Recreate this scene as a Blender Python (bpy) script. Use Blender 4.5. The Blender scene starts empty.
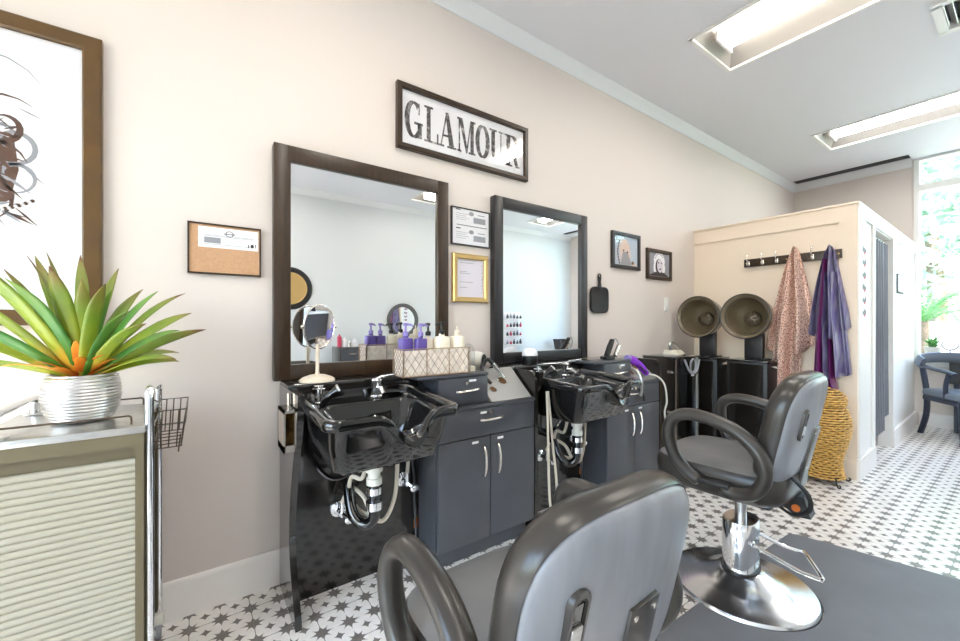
import bpy, bmesh, math, random
from mathutils import Matrix, Vector
random.seed(7)
SC = bpy.context.scene
COL = SC.collection
PI = math.pi

# ------------------------------------------------------------------ materials
def srgb(r, g, b):
    f = lambda c: (c/255)/12.92 if c/255 <= .04045 else ((c/255+.055)/1.055)**2.4
    return (f(r), f(g), f(b), 1)

def M(name, col, rough=.5, metal=0., coat=0., emit=None, estr=0., spec=.5, noise=0., nscale=20., bump=0., bscale=80., stretch=None, col2=None, alpha=1.):
    m = bpy.data.materials.new(name); m.use_nodes = True
    nt = m.node_tree; b = nt.nodes['Principled BSDF']
    b.inputs['Base Color'].default_value = col
    b.inputs['Roughness'].default_value = rough
    b.inputs['Metallic'].default_value = metal
    b.inputs['Coat Weight'].default_value = coat
    b.inputs['Coat Roughness'].default_value = .06
    b.inputs['Specular IOR Level'].default_value = spec
    if emit:
        b.inputs['Emission Color'].default_value = emit
        b.inputs['Emission Strength'].default_value = estr
    if noise or bump:
        tc = nt.nodes.new('ShaderNodeTexCoord'); mp = nt.nodes.new('ShaderNodeMapping')
        nt.links.new(tc.outputs['Object'], mp.inputs[0])
        if stretch: mp.inputs['Scale'].default_value = stretch
    if noise:
        n = nt.nodes.new('ShaderNodeTexNoise'); n.inputs['Scale'].default_value = nscale; n.inputs['Detail'].default_value = 5
        nt.links.new(mp.outputs[0], n.inputs['Vector'])
        r = nt.nodes.new('ShaderNodeValToRGB')
        c2 = col2 or tuple(min(1, c*(1+noise)) for c in col[:3])+(1,)
        c1 = col if col2 else tuple(c*(1-noise) for c in col[:3])+(1,)
        r.color_ramp.elements[0].position = .35; r.color_ramp.elements[0].color = c1
        r.color_ramp.elements[1].position = .65; r.color_ramp.elements[1].color = c2
        nt.links.new(n.outputs['Fac'], r.inputs[0]); nt.links.new(r.outputs[0], b.inputs['Base Color'])
    if bump:
        n2 = nt.nodes.new('ShaderNodeTexNoise'); n2.inputs['Scale'].default_value = bscale; n2.inputs['Detail'].default_value = 4
        nt.links.new(mp.outputs[0], n2.inputs['Vector'])
        bp = nt.nodes.new('ShaderNodeBump'); bp.inputs['Strength'].default_value = bump; bp.inputs['Distance'].default_value = .004
        nt.links.new(n2.outputs['Fac'], bp.inputs['Height']); nt.links.new(bp.outputs[0], b.inputs['Normal'])
    return m

def glass_mat(name, tint=(1,1,1,1), ior=1.45, rough=0.):
    m = bpy.data.materials.new(name); m.use_nodes = True; nt = m.node_tree
    nt.nodes.remove(nt.nodes['Principled BSDF'])
    o = nt.nodes['Material Output']
    t = nt.nodes.new('ShaderNodeBsdfTransparent'); t.inputs[0].default_value = tint
    g = nt.nodes.new('ShaderNodeBsdfGlossy'); g.inputs['Roughness'].default_value = rough
    fr = nt.nodes.new('ShaderNodeFresnel'); fr.inputs[0].default_value = ior
    mx = nt.nodes.new('ShaderNodeMixShader')
    ge = nt.nodes.new('ShaderNodeNewGeometry'); e = NT(nt)
    nt.links.new(e.m('ADD', ior, e.m('MULTIPLY', ge.outputs['Backfacing'], 1/ior-ior)), fr.inputs[0])
    nt.links.new(fr.outputs[0], mx.inputs[0]); nt.links.new(t.outputs[0], mx.inputs[1]); nt.links.new(g.outputs[0], mx.inputs[2])
    nt.links.new(mx.outputs[0], o.inputs[0])
    return m

class NT:
    """tiny expression builder over a node tree"""
    def __init__(s, nt): s.nt = nt
    def m(s, op, a, b=None):
        n = s.nt.nodes.new('ShaderNodeMath'); n.operation = op
        for i, x in enumerate((a, b)):
            if x is None: continue
            if isinstance(x, (int, float)): n.inputs[i].default_value = x
            else: s.nt.links.new(x, n.inputs[i])
        return n.outputs[0]

def star_tile_mat():
    m = bpy.data.materials.new('star_tile'); m.use_nodes = True; nt = m.node_tree
    b = nt.nodes['Principled BSDF']; e = NT(nt)
    tc = nt.nodes.new('ShaderNodeTexCoord'); sx = nt.nodes.new('ShaderNodeSeparateXYZ')
    nt.links.new(tc.outputs['Object'], sx.inputs[0])
    P = .0985
    def cell(out, ph, p, half=0.):
        t = e.m('DIVIDE', e.m('SUBTRACT', out, ph), p)
        return e.m('SUBTRACT', e.m('FRACT', e.m('ADD', t, .5+half)), .5)
    X, Y = sx.outputs[0], sx.outputs[1]
    u, v = cell(X, .18, P), cell(Y, .435, P)
    uh, vh = cell(X, .18, P, .5), cell(Y, .435, P, .5)
    def astroid(a, c, R, p):
        s = e.m('ADD', e.m('POWER', e.m('ABSOLUTE', a), p), e.m('POWER', e.m('ABSOLUTE', c), p))
        return e.m('LESS_THAN', s, R**p)
    q = .70711
    d1 = e.m('MULTIPLY', e.m('ADD', u, v), q); d2 = e.m('MULTIPLY', e.m('SUBTRACT', u, v), q)
    s = e.m('MAXIMUM', astroid(u, v, .49, .51), astroid(d1, d2, .45, .51))
    s = e.m('MAXIMUM', s, astroid(uh, vh, .23, .62))
    gu, gv = cell(X, .18, 2*P), cell(Y, .435, 2*P)
    gr = e.m('MAXIMUM', e.m('LESS_THAN', e.m('ABSOLUTE', gu), .0065), e.m('LESS_THAN', e.m('ABSOLUTE', gv), .0065))
    ns = nt.nodes.new('ShaderNodeTexNoise'); ns.inputs['Scale'].default_value = 30; ns.inputs['Detail'].default_value = 5
    nt.links.new(tc.outputs['Object'], ns.inputs['Vector'])
    def ramp(c1, c2):
        r = nt.nodes.new('ShaderNodeValToRGB'); r.color_ramp.elements[0].color = c1; r.color_ramp.elements[1].color = c2
        r.color_ramp.elements[0].position = .3; r.color_ramp.elements[1].position = .7
        nt.links.new(ns.outputs['Fac'], r.inputs[0]); return r.outputs[0]
    def mix(f, a, c):
        n = nt.nodes.new('ShaderNodeMix'); n.data_type = 'RGBA'
        nt.links.new(f, n.inputs[0])
        for i, x in ((6, a), (7, c)):
            if isinstance(x, tuple): n.inputs[i].default_value = x
            else: nt.links.new(x, n.inputs[i])
        return n.outputs[2]
    c = mix(s, ramp(srgb(236,230,224), srgb(246,242,238)), ramp(srgb(108,101,96), srgb(128,121,116)))
    c = mix(gr, c, srgb(128,122,118))
    nt.links.new(c, b.inputs['Base Color'])
    b.inputs['Roughness'].default_value = .3; b.inputs['Coat Weight'].default_value = .35; b.inputs['Coat Roughness'].default_value = .22
    return m

def leopard_mat():
    m = bpy.data.materials.new('leopard_cloth'); m.use_nodes = True; nt = m.node_tree
    b = nt.nodes['Principled BSDF']
    tc = nt.nodes.new('ShaderNodeTexCoord')
    v = nt.nodes.new('ShaderNodeTexVoronoi'); v.inputs['Scale'].default_value = 95
    nz = nt.nodes.new('ShaderNodeTexNoise'); nz.inputs['Scale'].default_value = 130
    nt.links.new(tc.outputs['Object'], v.inputs['Vector']); nt.links.new(tc.outputs['Object'], nz.inputs['Vector'])
    e = NT(nt); d = e.m('ADD', v.outputs['Distance'], e.m('MULTIPLY', e.m('SUBTRACT', nz.outputs['Fac'], .5), .9))
    r = nt.nodes.new('ShaderNodeValToRGB'); cr = r.color_ramp
    cr.elements[0].position = .11; cr.elements[0].color = srgb(196,128,98)
    cr.elements[1].position = .56; cr.elements[1].color = srgb(238,206,190)
    x = cr.elements.new(.22); x.color = srgb(98,44,38)
    x = cr.elements.new(.33); x.color = srgb(122,62,54)
    x = cr.elements.new(.42); x.color = srgb(236,200,184)
    nt.links.new(d, r.inputs[0]); nt.links.new(r.outputs[0], b.inputs['Base Color'])
    b.inputs['Roughness'].default_value = .6
    return m

def attr_mat(name, stops, rough=.4, spec=.5):
    m = bpy.data.materials.new(name); m.use_nodes = True; nt = m.node_tree
    b = nt.nodes['Principled BSDF']
    a = nt.nodes.new('ShaderNodeAttribute'); a.attribute_name = 'tone'
    r = nt.nodes.new('ShaderNodeValToRGB'); cr = r.color_ramp
    cr.elements[0].position = stops[0][0]; cr.elements[0].color = stops[0][1]
    cr.elements[1].position = stops[-1][0]; cr.elements[1].color = stops[-1][1]
    for p, c in stops[1:-1]:
        x = cr.elements.new(p); x.color = c
    tc = nt.nodes.new('ShaderNodeTexCoord'); nz = nt.nodes.new('ShaderNodeTexNoise'); nz.inputs['Scale'].default_value = 14
    nt.links.new(tc.outputs['Object'], nz.inputs['Vector'])
    e = NT(nt); f = e.m('ADD', a.outputs['Fac'], e.m('MULTIPLY', e.m('SUBTRACT', nz.outputs['Fac'], .5), .35))
    nt.links.new(f, r.inputs[0]); nt.links.new(r.outputs[0], b.inputs['Base Color'])
    b.inputs['Roughness'].default_value = rough
    return m

def collage_mat():
    m = bpy.data.materials.new('letter_collage'); m.use_nodes = True; nt = m.node_tree
    b = nt.nodes['Principled BSDF']
    tc = nt.nodes.new('ShaderNodeTexCoord'); nz = nt.nodes.new('ShaderNodeTexNoise'); nz.inputs['Scale'].default_value = 22; nz.inputs['Detail'].default_value = 3; nz.inputs['Distortion'].default_value = 1.5
    nt.links.new(tc.outputs['Object'], nz.inputs['Vector'])
    r = nt.nodes.new('ShaderNodeValToRGB'); cr = r.color_ramp
    cr.elements[0].position = .4; cr.elements[0].color = srgb(46,42,40)
    cr.elements[1].position = .72; cr.elements[1].color = srgb(196,190,186)
    x = cr.elements.new(.55); x.color = srgb(104,98,95)
    nt.links.new(nz.outputs['Fac'], r.inputs[0]); nt.links.new(r.outputs[0], b.inputs['Base Color'])
    b.inputs['Roughness'].default_value = .5
    return m

MT = dict(
    wall=M('wall_paint', srgb(222,211,203), .55, bump=.08, bscale=140),
    rwall=M('right_wall_paint', srgb(212,215,216), .55),
    white=M('white_paint', srgb(236,234,230), .45),
    peach=M('partition_paint', srgb(234,216,197), .5),
    ceil=M('ceiling_paint', srgb(226,225,228), .7),
    crown=M('crown_paint', srgb(228,228,228), .5),
    base=M('baseboard_paint', srgb(240,234,229), .4),
    tile=star_tile_mat(),
    darkwood=M('dark_brown_wood', srgb(52,35,19), .36, noise=.25, nscale=12, stretch=(8,8,1)),
    goldbrown=M('brown_frame_wood', srgb(88,62,24), .35, noise=.15, nscale=10),
    blackwood=M('black_wood', srgb(40,38,40), .35),
    mirror=M('mirror_glass', (.93,.94,.94,1), 0., 1.),
    lam=M('black_laminate', srgb(28,25,23), .16, coat=.6, noise=.3, nscale=6),
    cab=M('charcoal_laminate', srgb(72,74,80), .32, noise=.08, nscale=5),
    gloss=M('black_gloss_plastic', srgb(12,12,13), .07, coat=.5),
    matteblack=M('black_plastic', srgb(26,26,27), .4),
    chrome=M('chrome', (.86,.86,.87,1), .08, 1.),
    chromeb=M('worn_chrome', (.82,.82,.84,1), .2, 1.),
    steel=M('brushed_steel', (.56,.55,.53,1), .3, 1., noise=.1, nscale=30, stretch=(1,1,30)),
    nickel=M('satin_nickel', (.75,.70,.64,1), .25, 1.),
    vinyl=M('grey_vinyl_glare', srgb(108,107,107), .36, noise=.12, nscale=7, bump=.12, bscale=160),  # seat-top vinyl lightened, its glare put into the colour
    vinylside=M('dark_vinyl', srgb(54,50,46), .28, noise=.15, nscale=9),
    vinylshell=M('shell_vinyl_sheen', srgb(128,129,134), .36, noise=.10, nscale=4, stretch=(6,6,1)),  # rear shell lightened as well, sheen put into the colour
    mat=M('rubber_mat', srgb(112,114,120), .55, bump=.3, bscale=240, noise=.06, nscale=5),
    pvc=M('white_pvc', srgb(226,222,212), .35),
    hose=M('grey_hose', srgb(200,190,175), .4),
    grout=M('greige_metal', srgb(102,93,70), .38, noise=.05, nscale=8),
    tambour=M('tambour_plastic', srgb(166,161,145), .4),
    pot=M('silver_ceramic', (.66,.65,.64,1), .32, 1.),
    soil=M('soil', srgb(60,42,26), .9, noise=.4, nscale=60),
    leaf=attr_mat('bromeliad_leaf', [(0,srgb(176,50,18)),(.10,srgb(226,120,28)),(.22,srgb(214,178,60)),(.36,srgb(160,170,48)),(.7,srgb(118,144,44)),(.95,srgb(132,120,56)),(1,srgb(110,70,40))], .35),
    leaf2=attr_mat('green_leaf', [(0,srgb(90,130,30)),(.5,srgb(58,120,40)),(1,srgb(110,140,50))], .4),
    leafo=attr_mat('orange_leaf', [(0,srgb(190,60,20)),(.4,srgb(232,140,40)),(1,srgb(240,196,90))], .4),
    cork=M('cork_board', srgb(196,154,118), .8, noise=.06, nscale=90),
    paper=M('white_paper', srgb(238,236,238), .55),
    ink=M('grey_ink', srgb(150,150,156), .6),
    inkd=M('dark_ink', srgb(56,52,56), .6),
    inkb=M('brown_ink', srgb(84,50,28), .6),
    gold=M('gold_frame', srgb(206,172,112), .3, .55),
    glass=glass_mat('frame_glass'),
    pane=glass_mat('window_glass', (.97,1,.985,1)),
    collage=collage_mat(),
    lilac=M('lilac_paper', srgb(214,208,216), .6),
    purple=M('purple_plastic', srgb(92,72,150), .3),
    lpurple=M('light_purple_plastic', srgb(140,125,190), .35),
    cream=M('cream_plastic', srgb(238,228,208), .35),
    beige=M('beige_enamel', srgb(226,212,192), .35),
    wire=M('dark_wire', srgb(104,92,80), .35, .8),
    wirel=M('copper_wire', srgb(168,140,116), .4, .4),
    lining=M('quilted_lining', srgb(236,224,212), .7, noise=.12, nscale=45),
    clear=glass_mat('clear_plastic', (.93,.94,.95,1), 1.6, .05),
    hood=M('smoked_bronze_plastic', srgb(96,84,68), .16, .2),
    hoodin=M('bronze_inner', srgb(122,108,86), .22, .25),
    leop=leopard_mat(),
    satin=M('purple_grey_satin', srgb(88,74,130), .32, spec=.8, noise=.4, nscale=9, stretch=(0.3,14,1.0), col2=srgb(134,130,156)),
    plum=M('plum_satin', srgb(112,32,100), .35, spec=.8),
    curtain=M('charcoal_curtain', srgb(112,113,122), .55, noise=.12, nscale=14, stretch=(8,8,.5)),
    wick=M('wicker', srgb(208,164,88), .55, noise=.3, nscale=60),
    wickd=M('wicker_gap', srgb(92,60,24), .8),
    wickd2=M('dark_brass', srgb(70,52,22), .15, .7, noise=.8, nscale=50),
    plate=M('grey_plate', srgb(158,156,152), .35),
    navy=M('navy_wood', srgb(34,40,58), .3),
    greyseat=M('grey_blue_vinyl', srgb(104,112,124), .35),
    orange=M('orange_tag', srgb(214,110,30), .5),
    led=M('warm_lamp', (1,1,1,1), .4, emit=(1,.94,.86,1), estr=12.),
    ledc=M('cool_lamp', (1,1,1,1), .4, emit=(1,.98,.96,1), estr=12.),
    reflector=M('reflector_toned_down', srgb(160,156,150), .35),  # white pan painted grey, tube glare on it toned down in the colour
    ventdark=M('vent_dark', srgb(86,86,88), .6),
    pink=M('pink_print', srgb(190,60,90), .5),
    skin=M('print_skin', srgb(224,200,186), .6),
    skyb=M('print_blue', srgb(186,200,214), .6),
    violet=M('violet_plastic', srgb(126,38,186), .25),
    asphalt=M('asphalt', srgb(150,150,150), .8, noise=.1, nscale=3),
    grass=M('lawn', srgb(120,150,90), .9, noise=.3, nscale=3),
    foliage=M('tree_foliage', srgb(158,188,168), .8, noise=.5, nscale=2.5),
    palm=M('palm_leaf', srgb(96,160,84), .5),
    trunk=M('bark', srgb(120,105,90), .9, noise=.3, nscale=14),
    carw=M('white_car_paint', srgb(235,236,238), .2),
)
L = 'nowhere'

# ------------------------------------------------------------------ geometry
def spline(pts, n=6, closed=False):
    P = [Vector(p) for p in pts]; out = []; N = len(P)
    rng = N if closed else N-1
    for i in range(rng):
        p0 = P[(i-1) % N] if closed or i > 0 else P[0]
        p1 = P[i]; p2 = P[(i+1) % N]
        p3 = P[(i+2) % N] if closed or i+2 < N else P[-1]
        for k in range(n):
            t = k/n
            out.append(.5*((2*p1)+(-p0+p2)*t+(2*p0-5*p1+4*p2-p3)*t*t+(-p0+3*p1-3*p2+p3)*t**3))
    if not closed: out.append(P[-1].copy())
    return out

class MB:
    def __init__(s): s.v = []; s.f = []; s.mi = []; s.T = Matrix(); s.k = 0; s.tone = []
    def add(s, vs, fs, tone=None):
        o = len(s.v)
        s.v += [tuple(s.T @ Vector(p)) for p in vs]
        s.f += [[i+o for i in f] for f in fs]; s.mi += [s.k]*len(fs)
        s.tone += tone if tone else [0.]*len(vs)
        return s
    def box(s, x0, x1, y0, y1, z0, z1, bev=0., seg=2):
        if bev:
            bm = bmesh.new(); bmesh.ops.create_cube(bm, size=1)
            for v in bm.verts:
                v.co = ((x0+x1)/2+v.co.x*(x1-x0), (y0+y1)/2+v.co.y*(y1-y0), (z0+z1)/2+v.co.z*(z1-z0))
            bmesh.ops.bevel(bm, geom=list(bm.edges), offset=bev, segments=seg, affect='EDGES', profile=.5)
            bm.verts.index_update()
            s.add([v.co.copy() for v in bm.verts], [[v.index for v in f.verts] for f in bm.faces]); bm.free(); return s
        v = [(x, y, z) for x in (x0, x1) for y in (y0, y1) for z in (z0, z1)]
        return s.add(v, [[0,1,3,2],[4,6,7,5],[0,4,5,1],[2,3,7,6],[0,2,6,4],[1,5,7,3]])
    def loft(s, loops, cap0=True, cap1=True, closed=False):
        n = len(loops[0]); vs = [p for l in loops for p in l]; fs = []
        R = len(loops)
        for i in range(R if closed else R-1):
            for j in range(n):
                a, b = i*n+j, i*n+(j+1) % n; c, d = ((i+1) % R)*n+(j+1) % n, ((i+1) % R)*n+j
                fs.append([a, b, c, d])
        if not closed:
            if cap0: fs.append(list(range(n))[::-1])
            if cap1: fs.append([(R-1)*n+j for j in range(n)])
        return s.add(vs, fs)
    def tube(s, pts, r, n=10, closed=False, sq=(1,1)):
        P = [Vector(p) for p in pts]; N = len(P); loops = []
        tang = []
        for i in range(N):
            a = P[(i-1) % N] if closed or i else P[0]; b = P[(i+1) % N] if closed or i < N-1 else P[-1]
            t = (b-a); tang.append(t.normalized() if t.length > 1e-9 else Vector((0,0,1)))
        up = Vector((0,0,1)) if abs(tang[0].z) < .9 else Vector((1,0,0))
        nv = tang[0].cross(up).normalized()
        for i in range(N):
            t = tang[i]; nv = (nv - t*nv.dot(t)).normalized(); bv = t.cross(nv)
            rr = r[i] if isinstance(r, (list, tuple)) else r
            loops.append([P[i]+nv*math.cos(2*PI*k/n)*rr*sq[0]+bv*math.sin(2*PI*k/n)*rr*sq[1] for k in range(n)])
        return s.loft(loops, closed=closed)
    def lathe(s, prof, n=32, c=(0,0,0), sx=1, sy=1, cap=True):
        loops = [[(c[0]+r*sx*math.cos(2*PI*k/n), c[1]+r*sy*math.sin(2*PI*k/n), c[2]+z) for k in range(n)] for r, z in prof]
        return s.loft(loops, cap, cap)
    def prism(s, poly, a, b, ax='z'):
        f = {'z': lambda p, q: (p[0], p[1], q), 'x': lambda p, q: (q, p[0], p[1]), 'y': lambda p, q: (p[0], q, p[1])}[ax]
        return s.loft([[f(p, a) for p in poly], [f(p, b) for p in poly]])
    def poly(s, pts): return s.add(pts, [list(range(len(pts)))])
    def sphere(s, c, r, n=14, m=8, sc=(1,1,1)):
        loops = [[(c[0]+r*sc[0]*math.sin(PI*i/m)*math.cos(2*PI*k/n), c[1]+r*sc[1]*math.sin(PI*i/m)*math.sin(2*PI*k/n), c[2]+r*sc[2]*math.cos(PI*i/m)) for k in range(n)] for i in range(m+1)]
        loops[0] = [(p[0]*1, p[1], p[2]) for p in [(c[0]+1e-5*math.cos(2*PI*k/n), c[1]+1e-5*math.sin(2*PI*k/n), c[2]+r*sc[2]) for k in range(n)]]
        loops[-1] = [(c[0]+1e-5*math.cos(2*PI*k/n), c[1]+1e-5*math.sin(2*PI*k/n), c[2]-r*sc[2]) for k in range(n)]
        return s.loft(loops)
    def build(s, name, mats, parent=None, world=False, angle=40, origin=None):
        mats = mats if isinstance(mats, (list, tuple)) else [mats]
        vs = [Vector(p) for p in s.v]
        if world and parent is not None:
            inv = root_matrix(parent).inverted(); vs = [inv @ p for p in vs]
        if parent is None:
            if origin is None:
                lo = [min(p[i] for p in vs) for i in range(3)]; hi = [max(p[i] for p in vs) for i in range(3)]
                origin = ((lo[0]+hi[0])/2, (lo[1]+hi[1])/2, lo[2])
            O = Vector(origin); vs = [p-O for p in vs]
        me = bpy.data.meshes.new(name); me.from_pydata([tuple(p) for p in vs], [], s.f)
        for m in mats: me.materials.append(MT[m] if isinstance(m, str) else m)
        me.polygons.foreach_set('material_index', s.mi)
        bm = bmesh.new(); bm.from_mesh(me); bmesh.ops.recalc_face_normals(bm, faces=list(bm.faces)); bm.to_mesh(me); bm.free()
        me.polygons.foreach_set('use_smooth', [True]*len(me.polygons))
        if any(s.tone):
            at = me.attributes.new('tone', 'FLOAT', 'POINT'); at.data.foreach_set('value', s.tone)
        me.update(); me.set_sharp_from_angle(angle=math.radians(angle))
        o = bpy.data.objects.new(name, me); COL.objects.link(o)
        if parent is not None: o.parent = parent
        else: o.location = origin
        return o

def root_matrix(o):
    while o.parent is not None: o = o.parent
    return Matrix.Translation(o.location) @ Matrix.Rotation(o.rotation_euler.z, 4, 'Z')

def tag(o, label, cat, group=None):
    o['label'] = label; o['category'] = cat
    if group: o['group'] = group
    return o
def thing(name, label, cat, loc=(0,0,0), rz=0., group=None):
    o = bpy.data.objects.new(name, None); COL.objects.link(o)
    o.empty_display_size = .1; o.location = loc; o.rotation_euler = (0,0,rz)
    return tag(o, label, cat, group)
def struct(mb, name, mat, **k):
    o = mb.build(name, mat, origin=(0,0,0), **k); o['kind'] = 'structure'; return o
def dup(root, loc=None, rz=None, label=None, off=None):
    r = root.copy(); COL.objects.link(r)
    if loc is not None: r.location = loc
    if off is not None: r.location = Vector(root.location)+Vector(off)
    if rz is not None: r.rotation_euler = (0,0,rz)
    if label: r['label'] = label
    for ch in list(root.children):
        c = ch.copy(); COL.objects.link(c); c.parent = r
        for g in list(ch.children):
            d = g.copy(); COL.objects.link(d); d.parent = c
    return r
def grid_slab(x_lo, x_hi, y_lo, y_hi, holes, emit):
    """tile a rectangle minus rectangular holes; emit(x0,x1,y0,y1)"""
    xs = sorted({x_lo, x_hi, *[h[0] for h in holes], *[h[1] for h in holes]})
    ys = sorted({y_lo, y_hi, *[h[2] for h in holes], *[h[3] for h in holes]})
    for i in range(len(xs)-1):
        for j in range(len(ys)-1):
            cx, cy = (xs[i]+xs[i+1])/2, (ys[j]+ys[j+1])/2
            if any(h[0] < cx < h[1] and h[2] < cy < h[3] for h in holes): continue
            emit(xs[i], xs[i+1], ys[j], ys[j+1])

# ------------------------------------------------------------------ setting
WY, OY, X0, X1, CZ = 1.92, -2.04, -3.0, 6.52, 2.945
b = MB(); b.box(X0-.1, X1+.12, OY-.1, WY+.1, -.1, 0); struct(b, 'floor', 'tile')
b = MB(); b.box(X0-.1, X1+.12, WY, WY+.1, 0, CZ+.25); struct(b, 'wall_left', 'wall')
b = MB(); b.box(X0-.1, X1+.12, OY-.1, OY, 0, CZ+.25); struct(b, 'wall_right', 'rwall')
b = MB(); grid_slab(OY, WY, 0, CZ+.25, [(-1.7, 1.5, .35, 2.75)], lambda a,c,d,e: b.box(X0-.1, X0, a, c, d, e)); struct(b, 'wall_front', 'white')  # opening for the added fill window
WINY0, WINY1, WZ0, WZ1 = -1.75, .80, .69, CZ
b = MB(); grid_slab(OY, WY, 0, CZ+.25, [(WINY0, WINY1, WZ0, WZ1)], lambda a,c,d,e: b.box(X1, X1+.12, a, c, d, e)); struct(b, 'wall_back', 'wall')
LIGHTS = [(2.57, 3.14, .07, 1.31), (4.86, 5.43, .07, 1.29), (.28, .85, .07, 1.31), (2.57, 3.14, -1.6, -.36), (4.86, 5.43, -1.6, -.36), (.28, .85, -1.6, -.36)]
SLOT = (6.27, 6.455, .83, 1.86)
SLOT2 = (6.10, 6.24, -1.9, -1.45)
VENT = (3.46, 3.80, .02, .34)
b = MB(); grid_slab(X0, X1, OY, WY, LIGHTS+[SLOT, SLOT2, VENT], lambda a,c,d,e: b.box(a, c, d, e, CZ, CZ+.02)); b.box(X0-.1,X1+.12,OY-.1,WY+.1,CZ+.25,CZ+.3); struct(b, 'ceiling', 'ceil')
# crown moulding (cove profile) along left, back-left, right walls
def crown_prof(sg): # (offset from wall, z)
    return [(0, CZ-.075), (.008, CZ-.075), (.012, CZ-.062), (.022, CZ-.045), (.040, CZ-.022), (.052, CZ-.012), (.055, CZ), (0, CZ)]
b = MB(); b.prism([(WY-d, z) for d, z in crown_prof(1)], X0, X1, 'x'); struct(b, 'trim_1', 'crown')
b = MB(); b.prism([(X1-d, z) for d, z in crown_prof(1)], WINY1+.03, WY, 'y'); struct(b, 'trim_2', 'crown')
b = MB(); b.prism([(OY+d, z) for d, z in crown_prof(1)], X0, X1, 'x'); struct(b, 'trim_3', 'crown')
def base_prof(): return [(0,0),(.013,0),(.013,.128),(.010,.140),(.006,.146),(0,.148)]
b = MB(); b.prism([(WY-d, z) for d, z in base_prof()], X0, 3.86, 'x'); struct(b, 'baseboard_left', 'base')
b = MB(); b.prism([(OY+d, z) for d, z in base_prof()], X0, X1, 'x'); struct(b, 'baseboard_right', 'base')
b = MB(); b.prism([(X1-d, z) for d, z in base_prof()], OY, .78, 'y'); struct(b, 'baseboard_back', 'base')

# half-height partition (faces the camera) and the curtain wall behind it
PX, PH = 3.88, 1.985
b = MB(); b.box(PX, PX+.10, .765, WY-.001, 0, PH)
b.box(PX-.012, PX, .765, WY-.001, PH-.115, PH)           # top rail of the panelled face
b.box(PX-.012, PX, .765, .865, .15, PH-.115)              # right stile
struct(b, 'wall_partition', 'peach')
b = MB(); b.box(PX-.022, PX+.11, .755, WY-.001, PH, PH+.018, .004); struct(b, 'trim_4', 'peach')
b = MB(); b.prism([(PX-.013-d, z) for d, z in base_prof()], .765, WY-.02, 'y'); struct(b, 'baseboard_partition', 'peach')
CW = [(PX+.10, .768), (X1, .815)]
def cwy(x): return .768+(x-PX-.10)*(.815-.768)/(X1-PX-.10)
OP0, OP1, OPZ = 4.40, 5.16, 1.885
b = MB()
def cwseg(a, c, z0, z1): b.prism([(a, cwy(a)), (c, cwy(c)), (c, cwy(c)+.09), (a, cwy(a)+.09)], z0, z1)
cwseg(PX+.10, OP0, 0, PH); cwseg(OP0, OP1, OPZ, PH); cwseg(OP1, X1-.001, 0, PH)
struct(b, 'wall_curtain', 'white')
b = MB()
def cwtrim(a, c, z0, z1, t=.014): b.prism([(a, cwy(a)-t), (c, cwy(c)-t), (c, cwy(c)), (a, cwy(a))], z0, z1)
cwtrim(OP0-.07, OP0, .15, PH-.09); cwtrim(OP1, OP1+.07, .15, PH-.09); cwtrim(PX, X1-.02, PH-.09, PH+.018)
cwtrim(PX, PX+.05, .15, PH-.09); cwtrim(PX+.05, PX+.22, .15, PH-.09, .010)
struct(b, 'trim_5', 'white')
b = MB(); cwtrim(PX-.02, OP0, 0, .15, .02); cwtrim(OP1, X1-.02, 0, .15, .02); struct(b, 'baseboard_curtain', 'base')

# window at the back
b = MB(); fx0, fx1 = X1-.02, X1+.09
b.box(fx0, fx1, WINY1-.022, WINY1+.02, WZ0-.03, WZ1-.005); b.box(fx0, fx1, WINY0, WINY0+.06, WZ0+.03, WZ1-.03)
for ya, yb in ((WINY0+.06, -.62), (-.55, WINY1-.022)): b.box(fx0, fx1-.005, ya, yb, 2.58, 2.655); b.box(fx0, fx1, ya, yb, WZ1-.03, WZ1-.005)
b.box(fx0-.03, fx1, WINY0, WINY1-.022, WZ0-.03, WZ0+.03)
b.box(fx0, fx1, -.62, -.55, WZ0+.03, WZ1-.005)
w = struct(b, 'window_1', 'white')
b = MB(); b.box(X1+.04, X1+.046, WINY0, WINY1, WZ0, WZ1); b.build('pane', 'pane', w)

b = MB()  # unseen front window, added to bring daylight fill from behind the camera
for a in ((-1.75,-1.69,.30,2.80),(1.49,1.55,.30,2.80),(-.13,-.07,.35,2.75)): b.box(X0-.09,X0+.02,*a)
for a in ((.30,.37),(2.74,2.80)): b.box(X0-.09,X0+.02,-1.75,1.55,*a)
w2 = struct(b, 'window_fill', 'white')
b = MB(); b.box(X0-.05,X0-.044,-1.7,1.5,.35,2.75); b.build('pane','pane',w2)
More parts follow.
